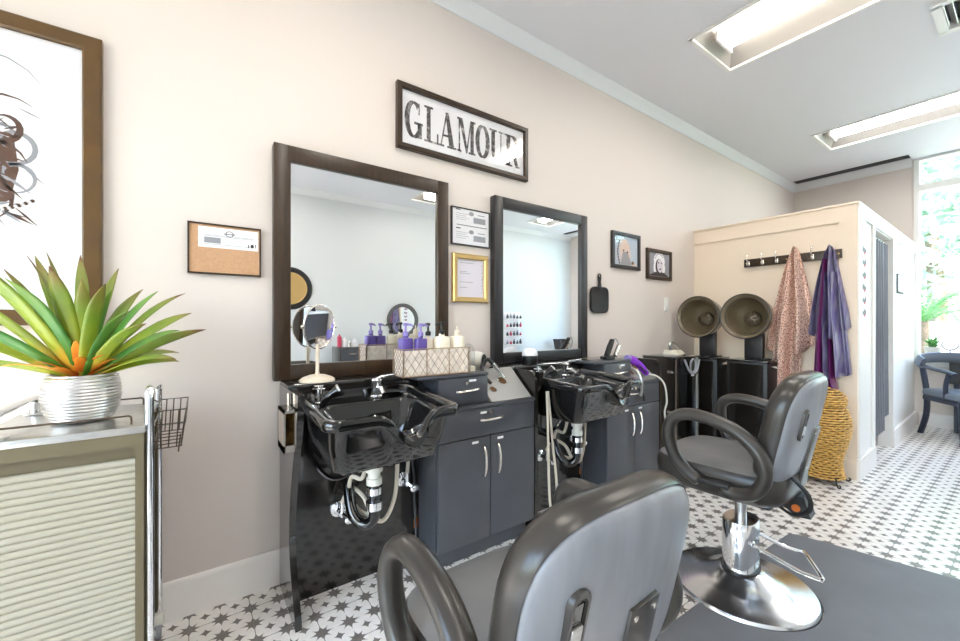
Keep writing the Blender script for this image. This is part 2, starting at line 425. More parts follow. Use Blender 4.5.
# ceiling lights
def troffer(i, x0, x1, y0, y1, mat, label):
    t = thing('ceiling_light', label, 'ceiling light', ((x0+x1)/2, (y0+y1)/2, CZ), 0, 'recessed ceiling troffers')
    hx, hy = (x1-x0)/2, (y1-y0)/2
    b = MB(); e = .018
    for a in ((-hx-.004, -hx+e, -hy, hy), (hx-e, hx+.004, -hy, hy), (-hx, hx, -hy-.004, -hy+e), (-hx, hx, hy-e, hy+.004)): b.box(*a, -.010, .006)
    b.build('frame', 'white', t)
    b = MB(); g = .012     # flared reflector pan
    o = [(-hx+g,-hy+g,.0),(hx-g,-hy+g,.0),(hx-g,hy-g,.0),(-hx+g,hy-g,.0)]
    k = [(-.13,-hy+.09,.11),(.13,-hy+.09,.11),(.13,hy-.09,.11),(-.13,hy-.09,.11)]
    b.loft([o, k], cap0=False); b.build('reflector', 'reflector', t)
    b = MB(); prof = [(.10*math.cos(a), .062-.048*math.sin(a)) for a in [PI*j/10 for j in range(11)]]
    b.prism(prof, -hy+.10, hy-.10, 'y'); d = b.build('diffuser', mat, t)
    for q in (hy-.10,-hy+.085):
        b = MB(); b.box(-.105,.105,q,q+.015,.01,.075); b.build('lamp_holder', 'white', t)
    return t
LAB = ['warm white recessed ceiling light nearest the glamour sign, upper right of photo', 'bright white recessed ceiling light nearest the window', 'warm recessed ceiling light above the large mirror and first chair',
       'recessed ceiling light on the far side, mid room', 'recessed ceiling light on the far side by window', 'recessed ceiling light on the far side near the front']
for i, l in enumerate(LIGHTS): troffer(i, *l, 'ledc' if i in (1, 4) else 'led', LAB[i])
# vents
def slot_vent(s, label):
    t = thing('ceiling_vent', label, 'vent', ((s[0]+s[1])/2, (s[2]+s[3])/2, CZ))
    b = MB(); b.box(s[0]+.001,s[1]-.001,s[2]+.001,s[3]-.001,CZ+.012,CZ+.02); b.build('backing','ventdark',t,True)
    b = MB()
    for k in range(1,3): x = s[0]+(s[1]-s[0])*k/3; b.box(x-.003,x+.003,s[2],s[3],CZ,CZ+.012)
    b.build('slat','ventdark',t,True)
slot_vent(SLOT, 'long dark slot vent in the ceiling along the back wall')
slot_vent(SLOT2, 'dark slot vent in the ceiling seen in the second mirror')
t = thing('ceiling_vent', 'square white louvred air vent in the ceiling, top right corner', 'vent', (3.63,.18,CZ))
x0,x1,y0,y1 = VENT
b = MB()
for a in ((x0-.03,x0+.012,y0-.03,y1+.03),(x1-.012,x1+.03,y0-.03,y1+.03),(x0,x1,y0-.03,y0+.012),(x0,x1,y1-.012,y1+.03)): b.box(*a, CZ-.012, CZ+.03)
b.build('frame','white',t,True)
b = MB(); b.box(x0,x1,y0,y1,CZ+.05,CZ+.06); b.build('backing','ventdark',t,True)
b = MB()
for k in range(9):
    y = y0+.03+k*.034; b.add([(x0+.01,y,CZ),(x1-.01,y,CZ),(x1-.01,y+.025,CZ+.03),(x0+.01,y+.025,CZ+.03),(x0+.01,y+.004,CZ),(x1-.01,y+.004,CZ),(x1-.01,y+.029,CZ+.03),(x0+.01,y+.029,CZ+.03)],[[0,1,2,3],[7,6,5,4],[0,4,5,1],[3,2,6,7],[0,3,7,4],[1,5,6,2]])
b.build('louvre','steel',t,True)

# ------------------------------------------------------------------ frames on the left wall
def ring_frame(b, x0, x1, z0, z1, w, y0, y1, bev=.003):
    """mitred picture frame, front at y0 (room side), back at y1"""
    def loop(d, y): return [(x0+d,y,z0+d),(x1-d,y,z0+d),(x1-d,y,z1-d),(x0+d,y,z1-d)]
    b.loft([loop(0,y1),loop(0,y0+bev),loop(bev,y0),loop(w-bev,y0),loop(w,y0+bev),loop(w,y1)], closed=True)
def rectp(b, x0, x1, z0, z1, y): b.poly([(x0,y,z0),(x1,y,z0),(x1,y,z1),(x0,y,z1)])
def blob(b, pts, y): b.poly([(p[0],y,p[1]) for p in pts])
def ell(cx, cz, rx, rz, n=20, a0=0, a1=2*PI): return [(cx+rx*math.cos(a0+(a1-a0)*k/n), cz+rz*math.sin(a0+(a1-a0)*k/n)) for k in range(n+(0 if abs(a1-a0-2*PI)<1e-6 else 1))]

# big poster
pX1, pX0, pZ1, pZ0 = -.262, -1.16, 2.112, 1.12
t = thing('poster_frame', 'large brown framed ink poster of curled hair behind the plant', 'framed poster', ((pX0+pX1)/2, WY, pZ0))
b = MB(); ring_frame(b, pX0, pX1, pZ0, pZ1, .05, WY-.03, WY-.001, .005); b.build('frame', 'goldbrown', t, True)
b = MB(); Y = WY-.012; b.box(pX0+.045,pX1-.045,Y,WY-.002,pZ0+.045,pZ1-.045)
def curl(cx, cz, r, turns, w0, mi, ph=0., sq=1.):
    b.k = mi; pts = []
    n = int(18*turns)
    for k in range(n+1):
        a = ph+2*PI*turns*k/n; rr = r*(1-.8*k/n); ww = w0*math.sin(PI*(k+.5)/(n+1))
        pts.append(((cx+(rr+ww)*math.cos(a), cz+(rr+ww)*math.sin(a)*sq), (cx+(rr-ww)*math.cos(a), cz+(rr-ww)*math.sin(a)*sq)))
    for k in range(n):
        q = [pts[k][0],pts[k+1][0],pts[k+1][1],pts[k][1]]
        b.poly([(p[0],Y-.0006-.0001*mi,p[1]) for p in q])
def wedge(p, q, w, mi):
    d = Vector((q[0]-p[0], q[1]-p[1])); nrm = Vector((-d.y, d.x)).normalized()*w; mid = (Vector(p)+Vector(q))/2
    b.k = mi; b.poly([(p[0],Y-.0008,p[1]),(mid.x+nrm.x,Y-.0008,mid.y+nrm.y),(q[0],Y-.0008,q[1]),(mid.x-nrm.x,Y-.0008,mid.y-nrm.y)])
for cx, cz, r, tn, w0, mi, ph in ((-.55,1.86,.15,.7,.004,1,.3),(-.50,1.76,.10,1.2,.010,2,.8),(-.475,1.70,.085,1.3,.007,1,2.2),(-.53,1.63,.09,1.1,.012,2,.2),(-.47,1.60,.06,1.2,.006,1,4.),(-.56,1.54,.10,.9,.010,2,5.2),(-.62,1.80,.13,1.1,.008,2,1.2),(-.70,1.66,.12,1.2,.012,1,3.),(-.78,1.80,.12,1.0,.009,2,.5)):
    curl(cx, cz, r, tn, w0, mi, ph)
for k in range(26):
    a = random.uniform(-.9,.9); r0 = random.uniform(.03,.12); cx = random.uniform(-.56,-.46); cz = random.uniform(1.46,1.84)
    wedge((cx, cz), (cx+.07*math.cos(a+.3), cz+.07*math.sin(a)-.02), random.uniform(.002,.007), random.choice((1,2,2)))
b.k = 2
blob(b, [(-.52,1.74),(-.47,1.71),(-.46,1.62),(-.48,1.52),(-.55,1.46),(-.58,1.50),(-.53,1.58),(-.54,1.68)], Y-.0004)
for k in range(24):
    a = k/23; b.k = 2 if k % 2 else 0; cx = -.60+.17*a; cz = 1.505-.03*math.sin(PI*a)+.02*a
    blob(b, ell(cx, cz, .006, .006, 8), Y-.0012)
b.build('print', ['paper','ink','inkb'], t, True)
b = MB(); b.box(pX0+.046,pX1-.046,WY-.018,WY-.0165,pZ0+.046,pZ1-.046); b.build('glass','glass',t,True)

# GLAMOUR sign
gx0,gx1,gz0,gz1 = .837,1.726,2.027,2.364
t = thing('word_sign', 'long dark framed sign reading GLAMOUR above the two mirrors', 'wall sign', ((gx0+gx1)/2,WY,gz0))
b = MB(); ring_frame(b, gx0,gx1,gz0,gz1,.027,WY-.032,WY-.001,.004); b.build('frame','darkwood',t,True)
b = MB(); b.box(gx0+.022,gx1-.022,WY-.010,WY-.002,gz0+.022,gz1-.022); b.build('print','paper',t,True)
class Letters:
    def __init__(s): s.b = MB()
    def quadstrip(s, pts, ws):
        P = [Vector(p) for p in pts]
        for i in range(len(P)-1):
            d = (P[i+1]-P[i]).normalized(); n = Vector((-d.y,d.x))
            n0 = n; n1 = n
            if i > 0: n0 = (n+Vector((-(P[i]-P[i-1]).normalized().y,(P[i]-P[i-1]).normalized().x))).normalized()
            if i < len(P)-2: n1 = (n+Vector((-(P[i+2]-P[i+1]).normalized().y,(P[i+2]-P[i+1]).normalized().x))).normalized()
            s.q([P[i]+n0*ws[i]/2,P[i+1]+n1*ws[i+1]/2,P[i+1]-n1*ws[i+1]/2,P[i]-n0*ws[i]/2])
    def q(s, pts): s.b.poly([(s.ox+p[0]*s.w, s.y, s.oz+p[1]*s.h) for p in pts])
    def r(s, x0, z0, x1, z1): s.q([(x0,z0),(x1,z0),(x1,z1),(x0,z1)])
    def arc(s, cx, cz, rx, rz, a0, a1, w0, w1, n=18):
        pts = [(cx+rx*math.cos(a0+(a1-a0)*k/n), cz+rz*math.sin(a0+(a1-a0)*k/n)) for k in range(n+1)]
        s.quadstrip(pts, [w1+(w0-w1)*abs(math.cos(a0+(a1-a0)*k/n)) for k in range(n+1)])
    def put(s, ch, x, w):
        s.ox = x; s.w = w; A = math.radians; r = s.r
        if ch == 'G':
            s.arc(.5,.5,.36,.46,A(50),A(310),.27,.06); r(.70,.02,.93,.44); r(.52,.38,.98,.45); r(.74,.66,.82,.98)
        if ch == 'L':
            r(.2,0,.46,1); r(.05,.94,.62,1); r(.05,0,.98,.06); r(.88,.06,.98,.30)
        if ch == 'A':
            s.q([(.10,.0),(.18,.0),(.52,1),(.44,1)]); s.q([(.62,0),(.92,0),(.58,1),(.40,1)]); r(.25,.30,.72,.36); r(-.02,0,.32,.06); r(.5,0,1.04,.06)
        if ch == 'M':
            r(.06,0,.14,1); r(.74,0,.94,1); s.q([(.06,1),(.28,1),(.56,.12),(.48,0)]); s.q([(.48,0),(.56,.0),(.80,1),(.74,1)]); r(-.02,0,.22,.06); r(.64,0,1.04,.06); r(-.02,.94,.2,1); r(.74,.94,1.04,1)
        if ch == 'O':
            s.arc(.5,.5,.36,.46,0,2*PI,.28,.06,28)
        if ch == 'U':
            r(.10,.3,.36,1); r(.76,.3,.84,1); s.arc(.52,.30,.29,.26,PI,2*PI,.22,.07); r(-.03,.94,.5,1); r(.62,.94,1.0,1)
        if ch == 'R':
            r(.12,0,.38,1); r(0,0,.52,.06); r(0,.94,.55,1); s.arc(.48,.74,.30,.22,-PI/2,PI/2,.24,.06); s.q([(.46,.50),(.70,.5),(.92,.06),(.72,0)]); r(.72,0,1.02,.07)
lt = Letters(); lt.y = WY-.0106; lt.oz = gz0+.072; lt.h = gz1-gz0-.144
for ch, x, w in (('G',.882,.108),('L',.993,.092),('A',1.083,.112),('M',1.207,.118),('O',1.329,.104),('U',1.435,.104),('R',1.547,.120)): lt.put(ch, x, w)
o = lt.b.build('lettering','collage',t,True)
b = MB(); b.box(gx0+.024,gx1-.024,WY-.018,WY-.0165,gz0+.024,gz1-.024); b.build('glass','glass',t,True)

# cork board with certificate
cx0,cx1,cz0,cz1 = -.023,.227,1.322,1.522
t = thing('cork_board', 'small brown cork board with a white certificate, left of the big mirror', 'notice board', ((cx0+cx1)/2,WY,cz0))
b = MB(); ring_frame(b,cx0,cx1,cz0,cz1,.006,WY-.018,WY-.001,.001); b.build('frame','darkwood',t,True)
b = MB(); b.box(cx0+.004,cx1-.004,WY-.013,WY-.002,cz0+.004,cz1-.004); b.build('board','cork',t,True)
b = MB(); Y=WY-.0136; rectp(b,cx0+.034,cx1-.010,cz0+.105,cz1-.014,Y); b.k=1
rectp(b,.03,.085,1.445,1.468,Y-.0003)
for z in (1.476,1.472,1.44): rectp(b,.03,.20,z,z+.0016,Y-.0003)
b.k=2
for c in (ell(.115,1.486,.014,.012),): 
    for k in range(20): p,q=c[k],c[(k+1)%20]; b.poly([(p[0],Y-.0004,p[1]),(q[0],Y-.0004,q[1]),(.115+(q[0]-.115)*.8,Y-.0004,1.486+(q[1]-1.486)*.8),(.115+(p[0]-.115)*.8,Y-.0004,1.486+(p[1]-1.486)*.8)])
b.k=1; rectp(b,.095,.135,1.483,1.488,Y-.0003); b.k=2
blob(b, ell(.195,1.446,.006,.008,10), Y-.0004); rectp(b,.18,.184,1.438,1.45,Y-.0004); rectp(b,.206,.209,1.44,1.455,Y-.0004)
b.build('certificate',['paper','ink','inkd'],t,True)

# certificate frame and gold frame between the mirrors
fx0,fx1,fz0,fz1=1.165,1.430,1.571,1.783
t = thing('certificate_frame','thin black framed pair of certificates between the two mirrors','framed certificate',((fx0+fx1)/2,WY,fz0))
b=MB(); ring_frame(b,fx0,fx1,fz0,fz1,.006,WY-.018,WY-.001,.001); b.build('frame','blackwood',t,True)
b=MB(); Y=WY-.012; b.box(fx0+.004,fx1-.004,Y,WY-.002,fz0+.004,fz1-.004)
b.k=2; rectp(b,fx0+.035,fx1-.02,1.683,1.687,Y-.0003)
for dz in (0,-.105):
    b.k=2; rectp(b,fx0+.03,fx0+.06,1.768+dz,1.774+dz,Y-.0003); b.k=1
    rectp(b,fx0+.15,fx0+.235,1.705+dz,1.738+dz,Y-.0003)
    for k in range(4): rectp(b,fx0+.03,fx0+.10+.02*(k%2),1.715+dz+k*.011,1.717+dz+k*.011,Y-.0003)
    blob(b, ell(fx0+.135,1.756+dz,.017,.012), Y-.0003); rectp(b,fx0+.18,fx0+.23,1.752+dz,1.757+dz,Y-.0003)
b.build('certificate',['paper','ink','inkd'],t,True)
b=MB(); b.box(fx0+.005,fx1-.005,WY-.0155,WY-.0145,fz0+.005,fz1-.005); b.build('glass','glass',t,True)
fx0,fx1,fz0,fz1=1.172,1.417,1.246,1.522
t = thing('gold_frame','gold framed faded letter below the black certificate frame','framed letter',((fx0+fx1)/2,WY,fz0))
b=MB(); ring_frame(b,fx0,fx1,fz0,fz1,.030,WY-.024,WY-.001,.006); b.build('frame','gold',t,True)
b=MB(); Y=WY-.010; b.box(fx0+.025,fx1-.025,Y,WY-.002,fz0+.025,fz1-.025); b.k=1
for k,(z,w) in enumerate(((1.485,.12),(1.47,.1),(1.42,.05),(1.41,.07),(1.36,.09),(1.33,.05))): rectp(b,fx0+.05,fx0+.05+w,z,z+.003,Y-.0003)
for k in range(9): wedge_p=[(fx1-.047+.004*(k%2),1.30+k*.019),(fx1-.036,1.306+k*.019),(fx1-.034,1.316+k*.019)]; blob(b,wedge_p,Y-.0003)
b.build('letter',['lilac','ink'],t,True)

# two framed photos
def photo(x0,x1,z0,z1,fw,label,fm):
    t=thing('framed_photo',label,'framed photo',((x0+x1)/2,WY,z0))
    b=MB(); ring_frame(b,x0,x1,z0,z1,fw,WY-.025,WY-.001,.004); b.build('frame',fm,t,True); return t
x0,x1,z0,z1=2.600,2.966,1.555,1.839
t=photo(x0,x1,z0,z1,.028,'black framed pale blue photo of long braided hair, right of second mirror','blackwood')
b=MB(); Y=WY-.010; b.box(x0+.024,x1-.024,Y,WY-.002,z0+.024,z1-.024)
c=(x0+x1)/2-.01
b.k=1; blob(b,[(c-.06,1.62),(c-.07,1.72),(c-.04,1.79),(c+.02,1.79),(c+.06,1.74),(c+.075,1.64)],Y-.0003)
b.k=2; blob(b,ell(c+.0,1.735,.038,.05),Y-.0005)
b.k=4; blob(b,[(c-.06,1.59),(c-.03,1.69),(c+.03,1.69),(c+.09,1.59)],Y-.0006)
b.k=3
for k in range(9):
    a=k/8; blob(b,ell(c-.075-.02*math.sin(PI*a),1.77-.17*a,.010,.011,8),Y-.0007)
blob(b,ell(c-.022,1.70,.012,.008,8),Y-.0007); blob(b,ell(c+.03,1.69,.012,.008,8),Y-.0007); blob(b,ell(c+.10,1.61,.018,.014,8),Y-.0007)
b.k=2; blob(b,ell(c+.12,1.592,.03,.012,8),Y-.0006)
b.build('print',['skyb','skin','skin','inkb','ink'],t,True)
b=MB(); b.box(x0+.026,x1-.026,WY-.016,WY-.015,z0+.026,z1-.026); b.build('glass','glass',t,True)
x0,x1,z0,z1=3.068,3.445,1.499,1.757
t=photo(x0,x1,z0,z1,.026,'black framed black and white portrait with light wavy hair, nearest the partition','darkwood')
b=MB(); Y=WY-.010; b.k=0; b.box(x0+.02,x1-.02,Y,WY-.002,z0+.02,z1-.02); c=(x0+x1)/2+.005
b.k=1; blob(b,ell(c,1.66,.085,.075),Y-.0003); blob(b,ell(c-.055,1.60,.035,.05),Y-.00035); blob(b,ell(c+.06,1.60,.03,.045),Y-.00035)
b.k=2; blob(b,[(x0+.03,1.53),(c-.06,1.565),(c+.07,1.565),(x1-.03,1.53)],Y-.0006)
b.k=2; blob(b,ell(c-.004,1.612,.056,.068),Y-.00065)
b.k=3; blob(b,ell(c+.01,1.622,.046,.060),Y-.0007)
b.k=2
for dx in (-.012,.032): blob(b,ell(c+dx,1.645,.011,.006,10),Y-.0009)
blob(b,ell(c+.012,1.592,.016,.007,10),Y-.0009)
for k in range(7):
    a=.5+k*.36; blob(b,[(c+.055*math.cos(a),1.665+.05*math.sin(a)),(c+.078*math.cos(a+.12),1.665+.07*math.sin(a+.12)),(c+.06*math.cos(a+.2),1.665+.055*math.sin(a+.2))],Y-.0009)
b.build('print',['ink','paper','inkd','lilac'],t,True)
# hand mirror hanging on the wall
hx=2.452
t=thing('hand_mirror','black square hand mirror hanging by its handle on the wall','hand mirror',(hx,WY,1.20))
b=MB(); Yb=WY-.004
def rr_out(cx,cz,w,h,n=5): return [(cx+math.copysign(abs(math.cos(a))**(2/n),math.cos(a))*w, cz+math.copysign(abs(math.sin(a))**(2/n),math.sin(a))*h) for a in [2*PI*k/32 for k in range(32)]]
b.loft([[(p[0],y,p[1]) for p in rr_out(hx,1.30,.105*s,.098*s)] for y,s in ((Yb,.96),(Yb-.006,1),(Yb-.014,1),(Yb-.018,.93),(Yb-.016,.88))])
b.build('back','matteblack',t,True)
b=MB(); b.tube([(hx,Yb-.010,1.385),(hx,Yb-.010,1.43),(hx,Yb-.010,1.47)],[.020,.014,.017],10,sq=(1,.5))
b.tube([(hx+.014*math.cos(a),Yb-.010,1.478+.014*math.sin(a)) for a in [2*PI*k/16 for k in range(16)]],.006,8,closed=True)
b.build('handle','matteblack',t,True)
# light switch
t=thing('light_switch','white light switch on the wall under the black framed portrait','light switch',(3.385,WY,1.24))
b=MB(); b.box(3.35,3.42,WY-.008,WY-.001,1.235,1.355,.003); b.build('plate','white',t,True)
b=MB(); b.box(3.372,3.398,WY-.013,WY-.007,1.262,1.328,.002); b.build('rocker','paper',t,True)

# ------------------------------------------------------------------ wall mirrors
def wall_mirror(x0,x1,z0,z1,label,mat):
    t=thing('wall_mirror',label,'mirror',((x0+x1)/2,1.885,z0)); w=.066; y0,y1=1.872,WY-.002
    for nm,a in (('stile',(x0,x0+w,z0,z1)),('stile',(x1-w,x1,z0,z1)),('rail',(x0+w,x1-w,z1-w,z1)),('rail',(x0+w,x1-w,z0,z0+w))):
        b=MB(); b.box(a[0],a[1],y0,y1,a[2],a[3],.003); b.build(nm,mat,t,True)
    b=MB(); b.box(x0+w-.004,x1-w+.004,1.889,1.893,z0+w-.004,z1-w+.004); b.build('glass','mirror',t,True)
MZ=.8815
wall_mirror(.271,1.126,MZ,1.892,'large brown framed wall mirror behind the table mirror','darkwood')
wall_mirror(1.442,2.276,MZ,1.886,'second wall mirror with dark frame behind the farther wash bowl','blackwood')

# ------------------------------------------------------------------ styling stations (built at the first, copied to the second)
SO=(1.185,0,0); GS='styling stations along the left wall'
LZ=.88
st=thing('styling_station','nearest black styling station carcass under the large brown mirror','styling station',(.89,1.75,0),0,GS)
b=MB()
prof=[(1.905,0),(1.575,0),(1.60,.06),(1.66,.16),(1.695,.28),(1.685,.40),(1.64,.55),(1.585,.68),(1.545,.79),(1.53,.868),(1.905,.868)]
pf=[p for p in prof[:1]]+[tuple(v[:2]) for v in spline([(p[0],p[1],0) for p in prof[1:10]],4)]+[prof[10]]
b.prism(pf,.298,.322,'x'); b.build('side_panel','lam',st,True)
b=MB(); b.box(.323,.87,1.745,1.765,.0,.858); b.build('back_panel','lam',st,True)
b=MB(); b.box(.30,1.478,1.735,1.905,.858,LZ,.004); b.build('ledge','lam',st,True)
b=MB(); b.box(.323,.87,1.738,1.745,.78,.858); b.build('fascia','lam',st,True)
b=MB()
def rpan(y0,y1,z1,r): return [(y1,0),(y0,0)]+[(y0+r-r*math.cos(a),z1-r+r*math.sin(a)) for a in [PI/2*k/8 for k in range(9)]]+[(y1,z1)]
b.prism(rpan(1.545,1.735,.872,.05),1.458,1.478,'x'); b.build('end_panel','lam',st,True)
# pale outlet / iron holder box screwed on the side
t=thing('tool_box_holder','chrome and brass wall box on the side of the nearest station','tool holder',(.286,1.60,.69))
b=MB(); y0,y1,z0,z1=1.555,1.675,.665,.815
for a in ((.256,.298,y1-.01,y1,z0,z1),(.256,.298,y0,y1,z0,z0+.025),(.256,.298,y0,y1,z1-.010,z1),(.256,.262,y0,y1,z0,z1),(.292,.298,y0,y1,z0,z1)): b.box(*a)
b.build('shell','nickel',t,True)
b=MB(); b.box(.263,.291,y0+.015,y1-.011,z0+.026,z1-.011); b.build('inner_plate','wickd2',t,True)
b=MB(); b.tube([(.290,1.66,.815),(.290,1.665,.86)],.006,8); b.build('prong','nickel',t,True)

# base cabinet
def bow_handle(b,p0,p1,out,r=.006):
    p0,p1,out=Vector(p0),Vector(p1),Vector(out)
    b.tube(spline([p0,p0+out*.55+(p1-p0)*.04,p0+out*.95+(p1-p0)*.3,p0+out*.95+(p1-p0)*.7,p1+out*.55-(p1-p0)*.04,p1],5),r,8)
GC='base cabinets of the styling stations'
ca=thing('base_cabinet','charcoal two door base cabinet of the nearest station','cabinet',(1.165,1.63,0),0,GC)
X0c,X1c,YF=.875,1.455,1.545
b=MB(); b.box(X0c,X1c,YF+.022,1.735,.09,.735); b.box(X0c+.01,X1c-.01,YF+.06,1.73,0,.09); b.box(X0c-.004,X1c+.003,YF-.002,1.735,.722,.738,.003); b.build('body','cab',ca,True)
b=MB(); b.box(X0c+.003,X1c-.003,YF,YF+.021,.590,.720,.002); d=b.build('drawer','cab',ca,True)
b=MB(); bow_handle(b,(1.10,YF,.668),(1.235,YF,.672),(0,-.026,0)); b.build('handle','nickel',d,True)
b=MB(); b.tube([(1.165,YF-.006,.700),(1.165,YF+.004,.700)],.011,14); b.build('lock','nickel',d,True)
b=MB(); b.box(1.105,1.14,YF-.0015,YF,.696,.706); b.build('sticker','paper',d,True)
xm=(X0c+X1c)/2
for x0,x1,hx_,sx_ in ((X0c+.003,xm-.002,xm-.045,xm-.09),(xm+.002,X1c-.003,xm+.040,xm+.06)):
    b=MB(); b.box(x0,x1,YF,YF+.021,.10,.585,.002); d=b.build('door','cab',ca,True)
    b=MB(); bow_handle(b,(hx_,YF,.40),(hx_,YF,.54),(0,-.028,0)); b.build('handle','nickel',d,True)
    b=MB(); b.box(sx_-.018,sx_+.018,YF-.0015,YF,.560,.571); b.build('sticker','paper',d,True)
# small drawer box on top
GD='small drawer boxes on the base cabinets'
db=thing('drawer_box','small charcoal drawer box on the cabinet beside the nearest bowl','drawer box',(1.04,1.66,.739),0,GD)
b=MB(); b.box(.895,1.178,1.60,1.733,.739,.872); b.box(.80,1.182,1.585,1.733,.872,.886,.003); b.build('body','cab',db,True)
b=MB(); b.box(.898,1.175,1.582,1.599,.742,.868,.002); d=b.build('drawer','cab',db,True)
b=MB(); bow_handle(b,(.99,1.582,.806),(1.115,1.582,.812),(0,-.024,0)); b.build('handle','nickel',d,True)
b=MB(); b.tube([(1.05,1.576,.842),(1.05,1.586,.842)],.010,14); b.build('lock','nickel',d,True)
b=MB(); b.box(1.065,1.105,1.5805,1.582,.848,.858); b.build('sticker','paper',d,True)
# chrome tool holder
GT='slanted chrome tool holders'
th=thing('tool_holder','slanted chrome tool holder plate with round holes beside nearest drawer box','tool holder',(1.31,1.64,.739),0,GT)
b=MB(); A=[(1.56,.742),(1.733,.882)]
b.prism([(1.56,.741),(1.565,.741),(1.733,.876),(1.733,.882),(1.728,.882)],1.186,1.445,'x'); b.prism([(1.57,.741),(1.73,.741),(1.73,.872)],1.440,1.445,'x'); b.prism([(1.57,.741),(1.73,.741),(1.73,.872)],1.186,1.190,'x'); b.build('plate','plate',th,True)
dv=Vector((0,A[1][0]-A[0][0],A[1][1]-A[0][1])).normalized(); nv=Vector((0,-dv.z,dv.y))
for cx,s,r in ((1.235,.075,.017),(1.325,.125,.024)):
    c0=Vector((cx,1.56,.742))+dv*s+nv*.0022
    b=MB(); b.T=Matrix.Translation(c0)@nv.to_track_quat('Z','Y').to_matrix().to_4x4(); b.lathe([(r+.003,0),(r+.003,.0015),(r,.0015),(r,.0005)],24); b.k=1; b.lathe([(r,.0006),(r,.0009)],24); b.build('hole',['chrome','wickd'],th,True)

# ---- shampoo bowl
GB='black shampoo bowls'
sb=thing('shampoo_bowl','nearest glossy black shampoo bowl under the large brown mirror','shampoo bowl',(.58,1.50,.60),0,GB)
def rr(cx,cy,hx,hy,n,z,ex=6.,fn=None):
    r=min(hx,hy)*(1.05 if ex<3 else .75 if ex<4.5 else .42 if ex<6 else .24 if ex<7 else .20); r=min(r,min(hx,hy))
    a,b_=hx-r,hy-r; seg=[('l',(hx,0),(hx,b_)),('a',(a,b_),0),('l',(a,hy),(-a,hy)),('a',(-a,b_),1),('l',(-hx,b_),(-hx,-b_)),('a',(-a,-b_),2),('l',(-a,-hy),(a,-hy)),('a',(a,-b_),3),('l',(hx,-b_),(hx,0))]
    # every loop uses the same share of points per side so that the rings line up
    cnt=[n//16,n//16,3*n//16,n//16,n//8,n//16,6*n//16,n//16,n//16]; cnt[8]+=n-sum(cnt)
    out=[]
    for (k,p,q),m in zip(seg,cnt):
        for i in range(m):
            t=i/m
            if k=='l': x,y=p[0]+(q[0]-p[0])*t,p[1]+(q[1]-p[1])*t
            else: x,y=p[0]+r*math.cos(PI/2*(q+t)),p[1]+r*math.sin(PI/2*(q+t))
            out.append((cx+x,cy+y,fn(cx+x,cy+y,z) if fn else z))
    return out
N=128; bx,by,hx_,hy_=.574,1.505,.243,.235
def slope(y): return (y-1.27)*.055
def dipf(k):
    def f(x,y,z):
        w=max(0,min(1,(1.45-y)/.16)); return z+slope(y)-k*.085*w*math.exp(-(abs(x-.612)/.066)**2.6)
    return f
def out2(l,amt):   # push the front lip of the neck rest outwards
    return [(x,y-amt*math.exp(-((x-.612)/.066)**4)*max(0,min(1,(1.35-y)/.06)),z) for x,y,z in l]
loops=[rr(bx,1.52,.005,.005,N,.610),rr(bx,1.52,.15,.12,N,.611),rr(bx,1.52,.184,.158,N,.614),rr(bx,1.518,.198,.172,N,.628),rr(bx,1.513,.212,.196,N,.71),rr(bx,1.508,.220,.210,N,.765,6,dipf(.85)),
    out2(rr(bx,by,.224,.217,N,.783,6,dipf(1)),.012),out2(rr(bx,by,.247,.238,N,.784,7,dipf(1)),.022),out2(rr(bx,by,.252,.243,N,.790,7,dipf(1)),.024),out2(rr(bx,by,.252,.243,N,.815,7,dipf(1)),.02),out2(rr(bx,by,.245,.237,N,.822,7,dipf(1)),.016),
    out2(rr(bx,by,.226,.218,N,.821,7,dipf(1)),.0),rr(bx,by,.220,.212,N,.814,6,dipf(1)),rr(bx,by+.004,.214,.203,N,.790,6,dipf(.8)),
    rr(bx,by-.035,.205,.150,N,.786,5,dipf(.7)),rr(bx,by-.035,.195,.142,N,.770,5,dipf(.5)),rr(bx,by-.02,.165,.12,N,.69,4),rr(bx,by-.01,.14,.10,N,.645,3.5),rr(bx,by,.06,.05,N,.634,2),rr(bx,by,.02,.02,N,.632,2)]
b=MB(); b.loft(loops); b.build('basin','gloss',sb,True,angle=50)
def F(y,z=.792): return z+slope(y)
b=MB(); yd=1.668; zd=F(yd)-.004
b.lathe([(.030,0),(.031,.006),(.022,.010),(.020,.050),(.023,.055),(.023,.072),(.016,.080),(.001,.082)],20,(.64,yd,zd))
b.tube([(.64,yd,zd+.035),(.64,yd-.05,zd+.040),(.64,yd-.085,zd+.022)],[.013,.012,.010],10)
b.tube([(.64,yd,zd+.074),(.655,yd-.02,zd+.088),(.695,yd-.075,zd+.100)],[.011,.008,.006],8,sq=(1.3,.7)); b.build('faucet','chrome',sb,True)
b=MB(); b.lathe([(.024,0),(.024,.006),(.016,.008),(.016,.038),(.024,.041),(.024,.058),(.018,.062),(.018,.07),(.001,.072)],18,(.400,1.66,F(1.66)-.004)); b.build('hose_guide','chrome',sb,True)
b=MB(); b.tube([(.405,1.625,F(1.62)-.003),(.418,1.62,F(1.62)+.02),(.445,1.61,F(1.62)+.045)],[.010,.012,.014],10); b.tube([(.437,1.612,F(1.62)+.036),(.462,1.602,F(1.62)+.052)],[.016,.024],14)
b.k=1; b.tube([(.462,1.602,F(1.62)+.052),(.468,1.600,F(1.62)+.056)],[.025,.025],14); b.build('spray_head',['gloss','chrome'],sb,True)
